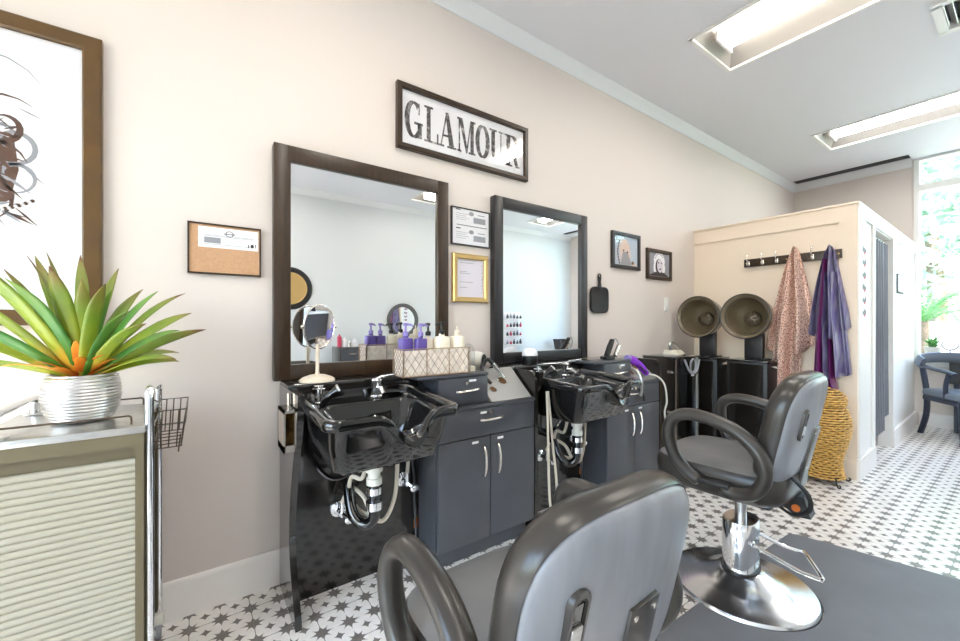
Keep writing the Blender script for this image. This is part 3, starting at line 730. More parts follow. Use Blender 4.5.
# drain and supplies
b=MB(); b.lathe([(.045,.0),(.045,-.012),(.030,-.02),(.027,-.05),(.033,-.052),(.033,-.075),(.024,-.078),(.024,-.10),(.030,-.10),(.030,-.125),(.001,-.126)],20,(bx,1.52,.622)); b.build('drain_tail','pvc',sb,True)
b=MB(); b.tube(spline([(bx,1.52,.50),(bx,1.52,.42),(bx,1.53,.355),(bx-.03,1.56,.33),(bx-.06,1.60,.37),(bx-.06,1.66,.46),(bx-.06,1.70,.475),(bx-.06,1.744,.475)],5),.022,12); b.build('trap','gloss',sb,True)
b=MB(); b.lathe([(.032,0),(.032,.03)],16,(bx,1.52,.40)); b.lathe([(.030,0),(.030,.025)],16,(bx,1.52,.46)); b.build('trap_nut','chrome',sb,True)
def valve(x,z):
    b=MB(); b.T=Matrix.Translation((x,1.744,z))@Matrix.Rotation(PI/2,4,'X')
    b.lathe([(.035,0),(.033,.006),(.016,.012),(.012,.015),(.012,.06),(.001,.062)],20); b.T=Matrix()
    b.tube([(x,1.69,z-.015),(x,1.69,z+.045)],.009,10)
    b.sphere((x+.02,1.655,z-.02),.022,14,8,(1,.5,.75)); b.tube([(x,1.69,z),(x+.02,1.658,z-.02)],.008,8)
    b.build('supply_valve','chrome',sb,True)
valve(.50,.335); valve(.795,.395)
b=MB(); b.tube(spline([(.50,1.69,.38),(.53,1.67,.44),(.56,1.60,.42),(.58,1.56,.35),(.63,1.55,.33),(.68,1.56,.42),(.69,1.56,.60)],8),.0085,8)
b.tube(spline([(.795,1.69,.44),(.795,1.68,.50),(.77,1.62,.62)],6),.0085,8)
b.tube(spline([(.58,1.56,.35),(.55,1.62,.36),(.515,1.64,.42),(.52,1.63,.50),(.555,1.60,.50),(.57,1.58,.61)],8),.0085,8); b.build('supply_hose','hose',sb,True)
b=MB(); b.tube(spline([(.40,1.66,.77),(.375,1.71,.66),(.39,1.70,.57),(.45,1.66,.50),(.53,1.64,.52),(.56,1.60,.61)],8),.009,8); b.build('spray_hose','gloss',sb,True)
b=MB(); b.box(.855,.875,1.7435,1.7455,.145,.19); tg=b
tg.build('orange_tag','orange',sb,True)
b=MB(); b.tube(spline([(.80,1.743,.60),(.845,1.735,.45),(.855,1.735,.25),(.865,1.73,.02)],6),.006,8); b.build('drain_cable','cab',sb,True)

L2={'styling_station':'farther black styling station carcass under the second mirror','base_cabinet':'charcoal two door base cabinet of the farther station','drawer_box':'small charcoal drawer box beside the farther bowl, purple dryer next to it','tool_holder':'slanted tool holder plate beside the farther drawer box, holding purple dryer','shampoo_bowl':'farther glossy black shampoo bowl below the second mirror'}
for o in (st,ca,db,th,sb): dup(o,off=SO,label=L2[o.name])
# loose hoses hanging at the second station (left of the bowl)
for k,(c,m,lab) in enumerate((([(1.520,1.52,.765),(1.518,1.51,.55),(1.514,1.50,.32),(1.525,1.50,.17),(1.552,1.50,.155),(1.572,1.50,.26),(1.548,1.51,.52),(1.528,1.52,.765)],'hose','beige hose looped down beside the farther wash bowl'),)):
    b=MB(); b.tube(spline(c,8),.0065,8); tag(b.build('water_hose',m),lab,'hose')

# ------------------------------------------------------------------ things on the stations
# table mirror
t=thing('table_mirror','oval white makeup mirror on a round foot in front of the large mirror','table mirror',(.428,1.80,LZ))
b=MB(); b.lathe([(.072,0),(.072,.006),(.060,.016),(.034,.026),(.010,.030),(.0075,.04),(.0075,.155),(.001,.156)],32,(.428,1.80,LZ)); b.build('stand','beige',t,True)
Tm=Matrix.Translation((.436,1.80,LZ+.232))@Matrix.Rotation(math.radians(22.5),4,'Z')@Matrix.Rotation(math.radians(90+4),4,'X')
b=MB(); b.T=Tm; n=40; rx,ry=.076,.096
def el(s,z): return [(rx*s*math.cos(2*PI*k/n),ry*s*math.sin(2*PI*k/n),z) for k in range(n)]
b.loft([el(.95,.003),el(.97,.005),el(1.01,.004),el(1.03,0),el(1.01,-.004),el(.97,-.005),el(.95,-.003)],closed=True); b.build('rim','nickel',t,True)
b=MB(); b.T=Tm; b.loft([el(.95,-.002),el(.95,.003)]); b.build('glass','mirror',t,True)
b=MB(); 
b.T=Tm; b.tube([(0,-ry*1.0,0),(0,-ry*1.28,0)],.007,8); b.build('neck','beige',t,True)
for sgn in (-1,1): b=MB(); b.T=Tm; b.sphere((sgn*rx*1.07,0,0),.008,10,6); b.build('pivot','nickel',t,True)

# wire basket with bottles
bk=thing('wire_basket','wire basket with quilted cloth lining holding pump bottles','basket',(.90,1.66,.887))
X0b,X1b,Y0b,Y1b,Z0b,Z1b=.735,1.085,1.605,1.71,.889,1.012
b=MB(); rw=.0022
for z in (Z0b+.002,Z1b): b.tube([(X0b,Y0b,z),(X1b,Y0b,z),(X1b,Y1b,z),(X0b,Y1b,z)],rw,6,closed=True)
for f in (0,1/3,2/3,1):
    x=X0b+(X1b-X0b)*f
    for y in (Y0b,Y1b): b.tube([(x,y,Z0b),(x,y,Z1b)],rw,6)
def diag(o,d,u,H,n):   # diamond netting on one side
    for k in range(-4,n+4):
        for sg in (1,-1):
            a=k/n; e=a+sg*H
            pts=[]
            for q in range(9):
                s=a+(e-a)*q/8
                if -.001<=s<=1.001: pts.append(Vector(o)+Vector(d)*s+Vector(u)*(q/8))
            if len(pts)>1: b.tube(pts,.0011,4)
diag((X0b,Y0b,Z0b),(X1b-X0b,0,0),(0,0,Z1b-Z0b),.25,9)
diag((X0b,Y0b,Z0b),(0,Y1b-Y0b,0),(0,0,Z1b-Z0b),1.1,4)
diag((X1b,Y0b,Z0b),(0,Y1b-Y0b,0),(0,0,Z1b-Z0b),1.1,4)
b.build('wire_frame','wirel',bk,True)
b=MB(); e=.004; zt=Z1b-.006
b.box(X0b+e,X1b-e,Y0b+e,Y0b+e+.004,Z0b+.004,zt); b.box(X0b+e,X1b-e,Y1b-e-.004,Y1b-e,Z0b+.004,zt); b.box(X0b+e,X0b+e+.004,Y0b+e,Y1b-e,Z0b+.004,zt); b.box(X1b-e-.004,X1b-e,Y0b+e,Y1b-e,Z0b+.004,zt); b.box(X0b+e,X1b-e,Y0b+e,Y1b-e,Z0b+.002,Z0b+.006)
b.build('lining','lining',bk,True)
def pump_bottle(x,y,r,h,body,pump,label,spout=(-1,0),ex=3.):
    t=thing('pump_bottle',label,'bottle',(x,y,Z0b+.006),0,'pump bottles in the wire basket')
    n=24
    def lp(s,z): return [(x+r*s*math.copysign(abs(math.cos(a))**(2/ex),math.cos(a)),y+r*.8*s*math.copysign(abs(math.sin(a))**(2/ex),math.sin(a)),z) for a in [2*PI*k/n+.01 for k in range(n)]]
    z0=Z0b+.0065; b=MB(); b.loft([lp(.9,z0),lp(1,z0+.006),lp(1,z0+h-.012),lp(.93,z0+h-.003),lp(.35,z0+h),lp(.33,z0+h+.012)]); b.build('body',body,t,True)
    z=z0+h+.012; b=MB(); b.lathe([(.013,0),(.013,.018),(.008,.02),(.005,.022),(.005,.045),(.010,.046),(.011,.058),(.001,.06)],14,(x,y,z-.004))
    b.tube([(x,y,z+.048),(x+spout[0]*.022,y+spout[1]*.022,z+.047),(x+spout[0]*.034,y+spout[1]*.034,z+.040)],[.006,.005,.004],8); b.build('pump',pump,t,True)
pump_bottle(.777,1.670,.033,.166,'purple','lpurple','dark purple pump bottle, leftmost in the basket',(.9,-.4))
pump_bottle(.840,1.645,.029,.164,'purple','lpurple','purple pump bottle second from left in the basket',(.9,-.4))
pump_bottle(.893,1.672,.023,.166,'cream','matteblack','narrow cream bottle with black pump right beside the purple bottles',(-.9,-.2))
pump_bottle(.957,1.656,.039,.170,'cream','matteblack','wide cream bottle with black pump, centre right of basket',(-.9,.2))
t=thing('squeeze_bottle','cream bottle with a plain narrow cap at right of the basket','bottle',(1.045,1.66,Z0b+.006))
b=MB(); b.lathe([(.034,0),(.036,.006),(.036,.160),(.032,.168),(.012,.172),(.012,.176)],22,(1.048,1.662,Z0b+.0065)); b.build('body','cream',t,True)
b=MB(); b.lathe([(.014,0),(.013,.025),(.004,.03),(.003,.05),(.001,.051)],14,(1.048,1.662,Z0b+.176)); b.build('cap','beige',t,True)
# clear plastic jar / cleaning spray right of basket
t=thing('clear_canister','clear plastic canister with white base right of wire basket','canister',(1.13,1.69,.887))
b=MB(); b.lathe([(.034,.022),(.034,.09),(.028,.115),(.012,.135),(.001,.137)],20,(1.128,1.685,.887)); b.build('bottle','clear',t,True)
b=MB(); b.lathe([(.036,0),(.036,.022),(.001,.023)],20,(1.128,1.685,.887)); b.build('base','cream',t,True)
t=thing('blow_dryer','grey clear hair dryer lying at the corner behind the drawer box','hair dryer',(1.21,1.80,LZ))
b=MB(); b.T=Matrix.Translation((1.225,1.80,LZ+.048))@Matrix.Rotation(math.radians(-60),4,'Z')@Matrix.Rotation(PI/2,4,'Y'); b.lathe([(.030,-.06),(.038,-.05),(.045,0),(.047,.04),(.040,.07),(.030,.075),(.001,.076)],24); b.build('barrel','pvc',t,True)
b=MB(); b.T=Matrix.Translation((1.225,1.80,LZ+.048))@Matrix.Rotation(math.radians(-60),4,'Z')@Matrix.Rotation(PI/2,4,'Y'); b.lathe([(.034,.0765),(.030,.079),(.022,.079),(.018,.077),(.001,.077)],20); b.build('rear_grille','matteblack',t,True)
# curling iron standing in the first tool holder
t=thing('curling_iron','black and chrome curling iron resting on the nearest tool holder','curling iron',(1.26,1.69,.85))
b=MB(); b.tube(spline([(1.245,1.645,.815),(1.225,1.685,.855),(1.235,1.71,.905),(1.262,1.70,.935),(1.29,1.69,.91)],6),[.010]*25,10); b.build('handle','matteblack',t,True)
b=MB(); b.tube([(1.29,1.69,.912),(1.335,1.66,.84)],.011,12); b.tube([(1.285,1.675,.912),(1.322,1.650,.855)],.006,8); b.build('barrel','chrome',t,True)
# second station: jar, flat irons, purple dryer
t=thing('powder_jar','low dark glass jar with domed white lid on the farther ledge','jar',(1.66,1.80,LZ))
b=MB(); b.lathe([(.045,0),(.048,.004),(.048,.045),(.042,.05)],26,(1.655,1.80,LZ)); b.build('jar','matteblack',t,True)
b=MB(); b.lathe([(.046,.05),(.048,.055),(.044,.078),(.030,.094),(.001,.098)],26,(1.655,1.80,LZ)); b.build('lid','paper',t,True)
zt=.8875
t=thing('hair_iron','black hair iron leaning up on the farther drawer box','hair iron',(2.29,1.68,zt))
b=MB(); b.box(2.19,2.27,1.64,1.70,zt,zt+.022,.005); b.tube([(2.21,1.67,zt+.02),(2.15,1.66,zt+.014)],.008,8); b.build('base','matteblack',t,True)
b=MB(); b.tube([(2.235,1.68,zt+.022),(2.285,1.69,zt+.085),(2.315,1.695,zt+.125)],[.020,.022,.018],10,sq=(1,.7)); b.build('upper_arm','matteblack',t,True)
b=MB(); b.tube([(2.290,1.655,zt+.02),(2.345,1.665,zt+.085)],[.014,.016],10); b.build('lower_arm','nickel',t,True)
b=MB(); b.tube(spline([(2.315,1.695,zt+.125),(2.35,1.69,zt+.13),(2.37,1.68,zt+.085),(2.36,1.67,zt+.05)],6),.004,6); b.build('cord','ink',t,True)
t=thing('purple_hair_dryer','bright purple hair dryer hanging in the farther tool holder','hair dryer',(2.42,1.63,.80))
b=MB(); b.tube(spline([(2.385,1.615,.885),(2.42,1.60,.872),(2.46,1.585,.845),(2.505,1.575,.80),(2.53,1.575,.782)],5),[.030]*7+[.024]*8+[.019]*6,12); b.build('barrel','violet',t,True)
b=MB(); b.tube([(2.385,1.615,.885),(2.366,1.622,.890)],[.031,.025],14); b.build('nozzle','lpurple',t,True)
b=MB(); b.tube([(2.44,1.575,.842),(2.49,1.556,.795)],.012,8,sq=(1,.4)); b.build('switch_strip','matteblack',t,True)
b=MB(); b.tube(spline([(2.53,1.572,.78),(2.60,1.54,.76),(2.66,1.52,.70),(2.69,1.52,.58),(2.68,1.53,.50),(2.71,1.53,.36),(2.74,1.54,.30)],8),.006,8); b.build('cord','pvc',t,True)
t=thing('curling_tongs','silver clamp iron hooked on the front of the farther cabinet','hair iron',(2.37,1.51,.68))
b=MB(); b.tube(spline([(2.362,1.60,.83),(2.366,1.545,.815),(2.36,1.505,.76),(2.355,1.50,.70),(2.345,1.50,.655)],6),.008,8); b.build('body','steel',t,True)
b=MB(); b.tube(spline([(2.345,1.515,.70),(2.38,1.505,.66),(2.39,1.505,.62)],5),.007,8); b.build('tongs','matteblack',t,True)

# ------------------------------------------------------------------ tall end cabinet
t=thing('end_cabinet','narrow black cabinet with hinges and white label beside the hood dryers','cabinet',(3.22,1.78,0))
ex0,ex1,ey0,ey1,ez=3.03,3.37,1.635,1.915,.862
b=MB(); b.box(ex0,ex1,ey0+.018,ey1,0,ez-.014); b.build('body','lam',t,True)
b=MB(); b.box(ex0-.012,ex1+.012,ey0-.012,ey1,ez-.014,ez,.003); b.build('top','lam',t,True)
b=MB(); b.box(ex0+.004,ex1-.004,ey0,ey0+.017,.05,ez-.018,.002); d=b.build('door','gloss',t,True)
b=MB(); b.box(3.255,3.30,ey0-.0015,ey0,.70,.735); b.build('label_card','paper',d,True)
b=MB(); b.box(ex0-.002,ex0+.012,ey0-.004,ey0+.01,0,ez-.014); b.box(ex1-.012,ex1+.002,ey0-.004,ey0+.01,0,ez-.014); b.build('edge_strip','nickel',t,True)
for z in (.745,.43):
    b=MB(); b.box(ex0-.006,ex0,ey0+.03,ey0+.07,z-.01,z+.01); b.tube([(ex0-.004,ey0+.035,z),(ex0-.02,ey0+.02,z)],.006,8); b.build('hinge','chrome',t,True)
t=thing('steam_iron','silver white clothes iron lying on the narrow black cabinet','iron',(3.22,1.72,ez))
b=MB(); b.prism([(3.11,1.66),(3.28,1.69),(3.31,1.73),(3.28,1.77),(3.11,1.80)],ez+.0005,ez+.014); b.build('soleplate','chrome',t,True)
b=MB(); b.loft([[(3.115,1.67,ez+.0145),(3.27,1.695,ez+.0145),(3.295,1.73,ez+.0145),(3.27,1.765,ez+.0145),(3.115,1.79,ez+.0145)],[(3.115,1.68,ez+.05),(3.23,1.70,ez+.045),(3.26,1.73,ez+.04),(3.23,1.76,ez+.045),(3.115,1.78,ez+.05)]]); b.build('body','cream',t,True)
b=MB(); b.tube(spline([(3.12,1.73,ez+.05),(3.105,1.73,ez+.095),(3.14,1.73,ez+.105),(3.20,1.73,ez+.085),(3.245,1.73,ez+.045)],6),.012,10); b.build('handle','steel',t,True)
t=thing('coiled_cord','grey coiled cord hanging on the front of narrow black cabinet','cord',(3.25,1.62,.78))
b=MB(); b.tube([(3.255+.042*math.cos(a),1.62,.785+.055*math.sin(a)) for a in [2*PI*k/24 for k in range(24)]],.007,8,closed=True)
b.tube(spline([(3.12,1.618,.84),(3.17,1.612,.76),(3.23,1.612,.725),(3.30,1.612,.745),(3.35,1.618,.83)],6),.008,8); b.build('loop','ink',t,True)

# ------------------------------------------------------------------ hood dryers
GH='hood hair dryers'
t=thing('hood_dryer','right hand hood hair dryer on black box base, beside leopard cape','hood dryer',(3.59,1.33,0),0,GH)
b=MB(); b.box(-.10,.12,-.14,.14,.035,.825,.004); b.build('base_box','matteblack',t)
b=MB(); b.box(-.106,-.10,-.115,.115,.06,.81); b.build('front_panel','lam',t)
b=MB(); b.box(-.104,.124,-.144,.144,.825,.84,.003); b.build('top_plate','lam',t)
b=MB(); b.box(-.03,.05,-.05,-.04,.84,.85); b.box(-.03,.05,-.12,-.075,.84,.852,.002); b.build('control_knob','matteblack',t)
b=MB(); b.box(.03,.08,-.065,.065,.84,1.08,.006); b.build('post','blackwood',t)
b=MB(); b.tube([(-.02,-.144,.79),(-.02,-.185,.79)],.010,8); b.build('bracket','nickel',t)
for sx in (-.07,.09):
    for sy in (-.11,.11):
        b=MB(); b.sphere((sx,sy,.018),.018,12,8); b.build('caster','matteblack',t)
hm=Matrix.Translation((-.12,0,1.18))@Matrix.Rotation(math.radians(-90),4,'Y')@Matrix.Rotation(math.radians(0),4,'X')
R=.172
b=MB(); b.T=hm; b.lathe([(R,.012),(R+.004,.006),(R+.004,-.004),(R*.98,-.05),(R*.88,-.13),(R*.66,-.19),(R*.35,-.215),(.001,-.22)],40,cap=False); b.build('hood_shell','hood',t)
b=MB(); b.T=hm; b.lathe([(R-.001,.013),(R*.93,.008),(R*.86,-.005),(R*.84,-.008),(R*.80,-.05),(R*.68,-.12),(R*.42,-.165),(.001,-.172)],40,cap=False); b.build('hood_bowl','hoodin',t)
b=MB(); b.T=hm; b.tube([((R)*math.cos(a),(R)*math.sin(a),.013) for a in [2*PI*k/48 for k in range(48)]],.0045,8,closed=True); b.tube([((R*.85)*math.cos(a),(R*.85)*math.sin(a),-.003) for a in [2*PI*k/48 for k in range(48)]],.003,6,closed=True); b.build('rim','blackwood',t)
b=MB(); b.T=hm@Matrix.Translation((-.02,.0,-.15)); b.lathe([(.062,0),(.060,.02),(.045,.034),(.02,.04),(.001,.041)],24)
for k in range(5):
    a=2*PI*k/5; b.tube([(.02*math.cos(a),.02*math.sin(a),.042),(.055*math.cos(a),.055*math.sin(a),.03)],.008,8)
b.build('air_diffuser','hood',t)
dup(t,loc=(3.59,1.685,0),label='left hand hood hair dryer on black box base, beside the light switch')

# ------------------------------------------------------------------ coat rail and capes
rx_=PX-.012
t=thing('coat_rail','dark wooden coat rail with hooks high on the partition','coat rail',(rx_,1.155,1.61))
ry0,ry1=.845,1.485
b=MB(); b.box(rx_-.018,rx_-.0005,ry0,ry1,1.605,1.672,.003); b.build('board','darkwood',t,True)
HK=[1.45,1.345,1.245,1.118,1.015,.905]
for y in HK:
    b=MB(); x=rx_-.018
    b.lathe([(.016,0),(.016,.003),(.001,.004)],14,(0,0,0)) if False else None
    b.box(x-.004,x,y-.010,y+.010,1.615,1.655,.002)
    b.tube(spline([(x-.003,y,1.645),(x-.025,y,1.652),(x-.032,y,1.685),(x-.026,y,1.705)],5),.0045,8); b.sphere((x-.026,y,1.707),.007,8,6)
    b.tube(spline([(x-.003,y,1.628),(x-.025,y,1.618),(x-.03,y,1.640)],5),.0045,8); b.build('hook','nickel',t,True)
for y in (.862,1.18,1.465):
    b=MB(); b.sphere((rx_-.0185,y,1.638),.006,8,6,(.5,1,1)); b.build('screw_cap','gold',t,True)

def drape(levels,xc,nf,depth,ph,n=96,tw=.8,seed=0):
    """closed pleated sheath: levels = (z, y_left, y_right, thickness, zl, zr) hem offset left/right"""
    rnd=random.Random(seed); offs=[rnd.uniform(-.6,.6) for _ in range(nf+2)]
    loops=[]
    for z,ya,yb,th,zl,zr,*md in levels:
        lp=[]
        for k in range(n):
            a=2*PI*k/n; s=(1-math.cos(a))/2            # 0..1 across, front then back
            front=a<PI
            y=ya+(yb-ya)*s
            env=math.sin(PI*s)**.6
            fold=math.sin(nf*PI*s+ph+offs[int(s*nf)]*.6)*depth*th*env
            x=xc-(th*env+fold if front else th*.12*env)
            lp.append((x,y,z+zl*(1-s)+zr*s-(md[0]*math.sin(PI*s) if md else 0)))
        loops.append(lp)
    return loops
cp=thing('salon_cape','leopard print salon cape hanging from the coat rail','cape',(rx_-.05,1.118,.6),0,'capes on the coat rail')
b=MB(); xc=rx_-.022
b.loft(drape([(1.725,1.122,1.114,.030,0,0),(1.70,1.14,1.10,.040,0,0),(1.60,1.175,1.075,.055,0,0),(1.45,1.215,1.045,.065,0,0),(1.25,1.262,1.01,.075,0,0),(1.05,1.302,.99,.085,0,0),(.965,1.318,.985,.085,-.02,.02,.10),(.955,1.30,1.0,.05,-.02,.02,.10)],xc,6,.95,.4,seed=1))
b.loft(drape([(1.60,1.16,1.08,.04,0,0),(1.2,1.23,1.06,.06,0,0),(.90,1.262,1.075,.075,0,0),(.70,1.258,1.085,.08,0,.0),(.52,1.255,1.09,.08,.02,-.02),(.515,1.24,1.10,.05,.02,-.02)],xc-.015,5,.9,1.4,seed=2))
b.build('cloth','leop',cp,True,angle=70)
cp=thing('salon_cape','purple and grey satin salon cape hanging at the right end of the rail','cape',(rx_-.05,.905,.5),0,'capes on the coat rail')
b=MB()
b.loft(drape([(1.70,.912,.898,.032,0,0),(1.66,.935,.878,.042,0,0),(1.55,.965,.86,.055,0,0),(1.40,.995,.835,.065,0,0),(1.22,1.025,.805,.075,0,0),(1.10,1.04,.79,.08,-.04,.0,.07),(1.09,1.02,.80,.05,-.04,.0,.07)],xc,7,1.0,0.,seed=3))
b.loft(drape([(1.50,.96,.85,.05,0,0),(1.2,.99,.825,.065,0,0),(.95,.985,.80,.075,0,0),(.72,.985,.785,.08,-.02,.04),(.71,.97,.80,.05,-.02,.04)],xc-.012,6,.95,1.,seed=4))
b.k=1
b.loft(drape([(1.60,.94,.90,.052,0,0),(1.3,.965,.885,.078,0,0),(1.0,.985,.885,.092,0,0),(.70,1.0,.87,.095,0,0),(.54,1.005,.84,.09,.05,-.03),(.535,.99,.85,.05,.05,-.03)],xc-.016,4,.8,2.,seed=5))
b.build('cloth',['satin','plum'],cp,True,angle=70)

# ------------------------------------------------------------------ wicker basket
t=thing('wicker_hamper','tall curved yellow wicker hamper with domed lid below purple cape','basket',(3.66,.905,0))
wc=(3.665,.905,0)
prof=[(.115,.05),(.105,.08),(.098,.14),(.105,.20),(.125,.27),(.142,.34),(.150,.41),(.146,.46),(.130,.51),(.110,.54)]
b=MB(); b.lathe([(max(r-.008,.01),z) for r,z in prof],48,wc); b.k=1
def rad(z,pf):
    for (r0,z0),(r1,z1) in zip(pf,pf[1:]):
        if z0<=z<=z1: return r0+(r1-r0)*(z-z0)/(z1-z0)
    return pf[-1][0]
def weave(b,pf,step,r):
    z=pf[0][1]; i=0
    while z<pf[-1][1]:
        R_=rad(z,pf); n=96; b.tube([(wc[0]+(R_+.006*math.sin(14*2*PI*k/n+i*PI))*math.cos(2*PI*k/n),wc[1]+(R_+.006*math.sin(14*2*PI*k/n+i*PI))*math.sin(2*PI*k/n),z) for k in range(n)],r,5,closed=True)
        z+=step; i+=1
weave(b,prof,.0165,.0070); b.build('body',['wickd','wick'],t,True)
lp_=[(.112,.545),(.122,.565),(.125,.595),(.112,.625),(.085,.648),(.05,.662),(.012,.668)]
b=MB(); b.lathe([(max(r-.008,.004),z) for r,z in lp_],40,wc); b.k=1; weave(b,lp_,.0150,.0066); b.build('lid',['wickd','wick'],t,True)
for k in range(4):
    a=PI/4+k*PI/2; c,s=math.cos(a),math.sin(a)
    b=MB(); b.tube(spline([(wc[0]+.09*c,wc[1]+.09*s,.055),(wc[0]+.125*c,wc[1]+.125*s,.06),(wc[0]+.135*c,wc[1]+.135*s,.025),(wc[0]+.155*c,wc[1]+.155*s,.006),(wc[0]+.172*c,wc[1]+.172*s,.018),(wc[0]+.162*c,wc[1]+.162*s,.028)],5),.005,6); b.build('foot','matteblack',t,True)

# ------------------------------------------------------------------ curtain and signs on the curtain wall
t=thing('curtain','charcoal curtain hanging in the doorway of the white cubicle','curtain',((OP0+OP1)/2,.80,.2))
b=MB(); b.tube([(OP0+.005,cwy(OP0)+.03,1.84),(OP1-.005,cwy(OP1)+.03,1.84)],.011,10); b.build('rod','chrome',t,True)
def sheet(x0,x1,z0,z1,nf,amp,seed):
    b=MB(); n=nf*8; rnd=random.Random(seed); loops=[]
    for iz in range(9):
        z=z1+(z0-z1)*iz/8; f=[]; g=[]
        for k in range(n+1):
            s=k/n; x=x0+(x1-x0)*(s*(1-.06*iz/8)); y=cwy(x)+.030+amp*(.6+.4*iz/8)*math.sin(2*PI*nf*s+.3*math.sin(iz+seed))
            f.append((x,y-.002,z)); g.append((x,y+.002,z))
        loops.append(f+g[::-1])
    b.loft(loops); return b
sheet(OP0+.012,OP1-.28,.20,1.835,5,.034,1).build('panel','curtain',t,True,angle=70)
sheet(OP1-.27,OP1-.03,.30,1.835,4,.020,2).build('panel','curtain',t,True,angle=70)
b=MB()
t2=thing('stool','small dark stool legs showing under the charcoal curtain','stool',(4.75,1.05,0))
b=MB(); b.box(4.62,4.90,.92,1.18,.36,.40,.01); b.build('seat','navy',t2,True)
for x in (4.645,4.875):
    for y in (.945,1.155):
        b=MB(); b.tube([(x,y,0),(x,y,.36)],.016,8); b.build('leg','navy',t2,True)
for k in range(6):
    z=1.665-k*.092; x0,x1=3.945,4.085
    t=thing('product_photo',['topmost','second','third','fourth','fifth','lowest'][k]+' small product photo in the column on white wall','photo card',((x0+x1)/2,cwy(4.15),z-.03),0,'small product photos in a column')
    b=MB(); Yc=.7545; b.box(x0,x1,Yc,Yc+.003,z-.035,z+.035); b.build('card','paper',t,True)
    b=MB(); b.k=0
    for j in range(3): xx=x0+.02+j*.035; b.box(xx,xx+.022,Yc-.001,Yc,z-.015,z+.025-.008*((j+k)%3))
    b.k=1; b.box(x0+.05,x0+.10,Yc-.0012,Yc,z-.03,z-.014)
    if k in (0,): b.k=2
    b.build('picture',['inkd','pink','ink'],t,True)
t=thing('wall_plaque','small dark edged white plaque on the white wall by the window','plaque',(5.58,cwy(5.58),1.42))
b=MB(); b.box(5.41,5.72,cwy(5.5)-.009,cwy(5.5)-.001,1.41,1.60,.004); b.build('case','inkd',t,True)
b=MB(); b.box(5.45,5.70,cwy(5.5)-.012,cwy(5.5)-.009,1.43,1.585); b.build('face','paper',t,True)

# ------------------------------------------------------------------ styling chairs
GCH='black styling chairs'
ch=thing('styling_chair','nearest grey black vinyl styling chair, back to the viewer','styling chair',(.635,.668,0),math.radians(0),GCH)
def seatloops():
    L_=[]
    for z,s in ((.335,.86),(.345,.93),(.37,.985),(.41,1.0),(.435,.99),(.452,.95),(.462,.85),(.466,.5),(.467,.02)):
        lp=[]
        for k in range(56):
            a=2*PI*k/56; c,sn=math.cos(a),math.sin(a)
            x=.245*s*math.copysign(abs(c)**(2/4.5),c); y=.043+.248*s*math.copysign(abs(sn)**(2/4.5),sn)
            lp.append((x,y,z))
        L_.append(lp)
    return L_
sl_=seatloops(); b=MB(); b.k=1; b.loft(sl_[:6],True,False); b.k=0; b.loft(sl_[5:],False,True); b.build('seat',['vinyl','vinylside'],ch)  # top faces take the glare-lightened vinyl, sides the dark one
b=MB(); b.box(-.17,.17,-.15,.24,.318,.336,.01); b.build('seat_base','matteblack',ch)
inc=math.radians(12); up=Vector((0,-math.sin(inc),math.cos(inc))); nb=Vector((0,-math.cos(inc),-math.sin(inc))); B0=Vector((0,-.138,.415)); BH=.425
def back_loop(off,s,n=64):
    lp=[]
    for k in range(n):
        a=2*PI*k/n; c,sn=math.cos(a),math.sin(a)
        x=.248*math.copysign(abs(c)**(2/(3.3 if sn>0 else 4.4)),c); t_=.5*math.copysign(abs(sn)**(2/(3.4 if sn>0 else 4.6)),sn)
        x*=(.985+.015*(t_+.5)); x*=s if s>.2 else s; tt=(t_*s+.5)*BH
        crv=-.35*x*x     # wraps a little round the sitter
        bow=.012*math.cos(x/.25*PI/2)*max(0,t_)   # crowned top edge
        P_=B0+up*(tt+bow)+nb*(off+crv); lp.append((P_.x+x,P_.y,P_.z))
    return lp
b=MB(); b.loft([back_loop(o_,s_) for o_,s_ in ((-.044,.02),(-.044,.5),(-.040,.84),(-.028,.95),(-.008,.995),(.014,1.0),(.030,.985),(.036,.968),(.033,.958),(.02,.95))]); b.build('backrest','vinylside',ch,angle=60)
b=MB(); b.loft([back_loop(o_,s_) for o_,s_ in ((.028,.955),(.037,.955),(.044,.935),(.052,.88),(.058,.70),(.062,.4),(.063,.02))]); sh=b.build('back_shell','vinylshell',ch,angle=60)
def bpt(x,z,off):    # point on the rear shell at local x and height z
    tt=(z-B0.z)/math.cos(inc); P_=B0+up*tt+nb*(off-.35*x*x); return Vector((x,P_.y,P_.z))
# carry-handle plate
b=MB(); c0=bpt(-.148,.668,.0605); Rm=Matrix(((1,0,0),(0,up.y,nb.y),(0,up.z,nb.z))).to_4x4(); b.T=Matrix.Translation(c0)@Rm
def obl(w,h,z,n=24): return [(w*math.cos(2*PI*k/n),(h-w)*(1 if math.sin(2*PI*k/n)>=0 else -1)+w*math.sin(2*PI*k/n),z) for k in range(n)]
b.loft([obl(.024,.060,-.010),obl(.024,.060,.003),obl(.022,.058,.006),obl(.016,.048,.006),obl(.015,.046,.000),obl(.003,.03,-.001)]); b.build('grip_plate','vinylside',ch)
b=MB(); b.T=Matrix.Translation(c0)@Rm; b.box(-.013,.013,-.004,.034,.0005,.002); b.build('grip_hole','gloss',ch)
b=MB(); b.T=Matrix.Translation(c0)@Rm; b.box(-.013,.013,-.036,-.004,.0008,.008,.003); b.build('grip_lever','steel',ch)
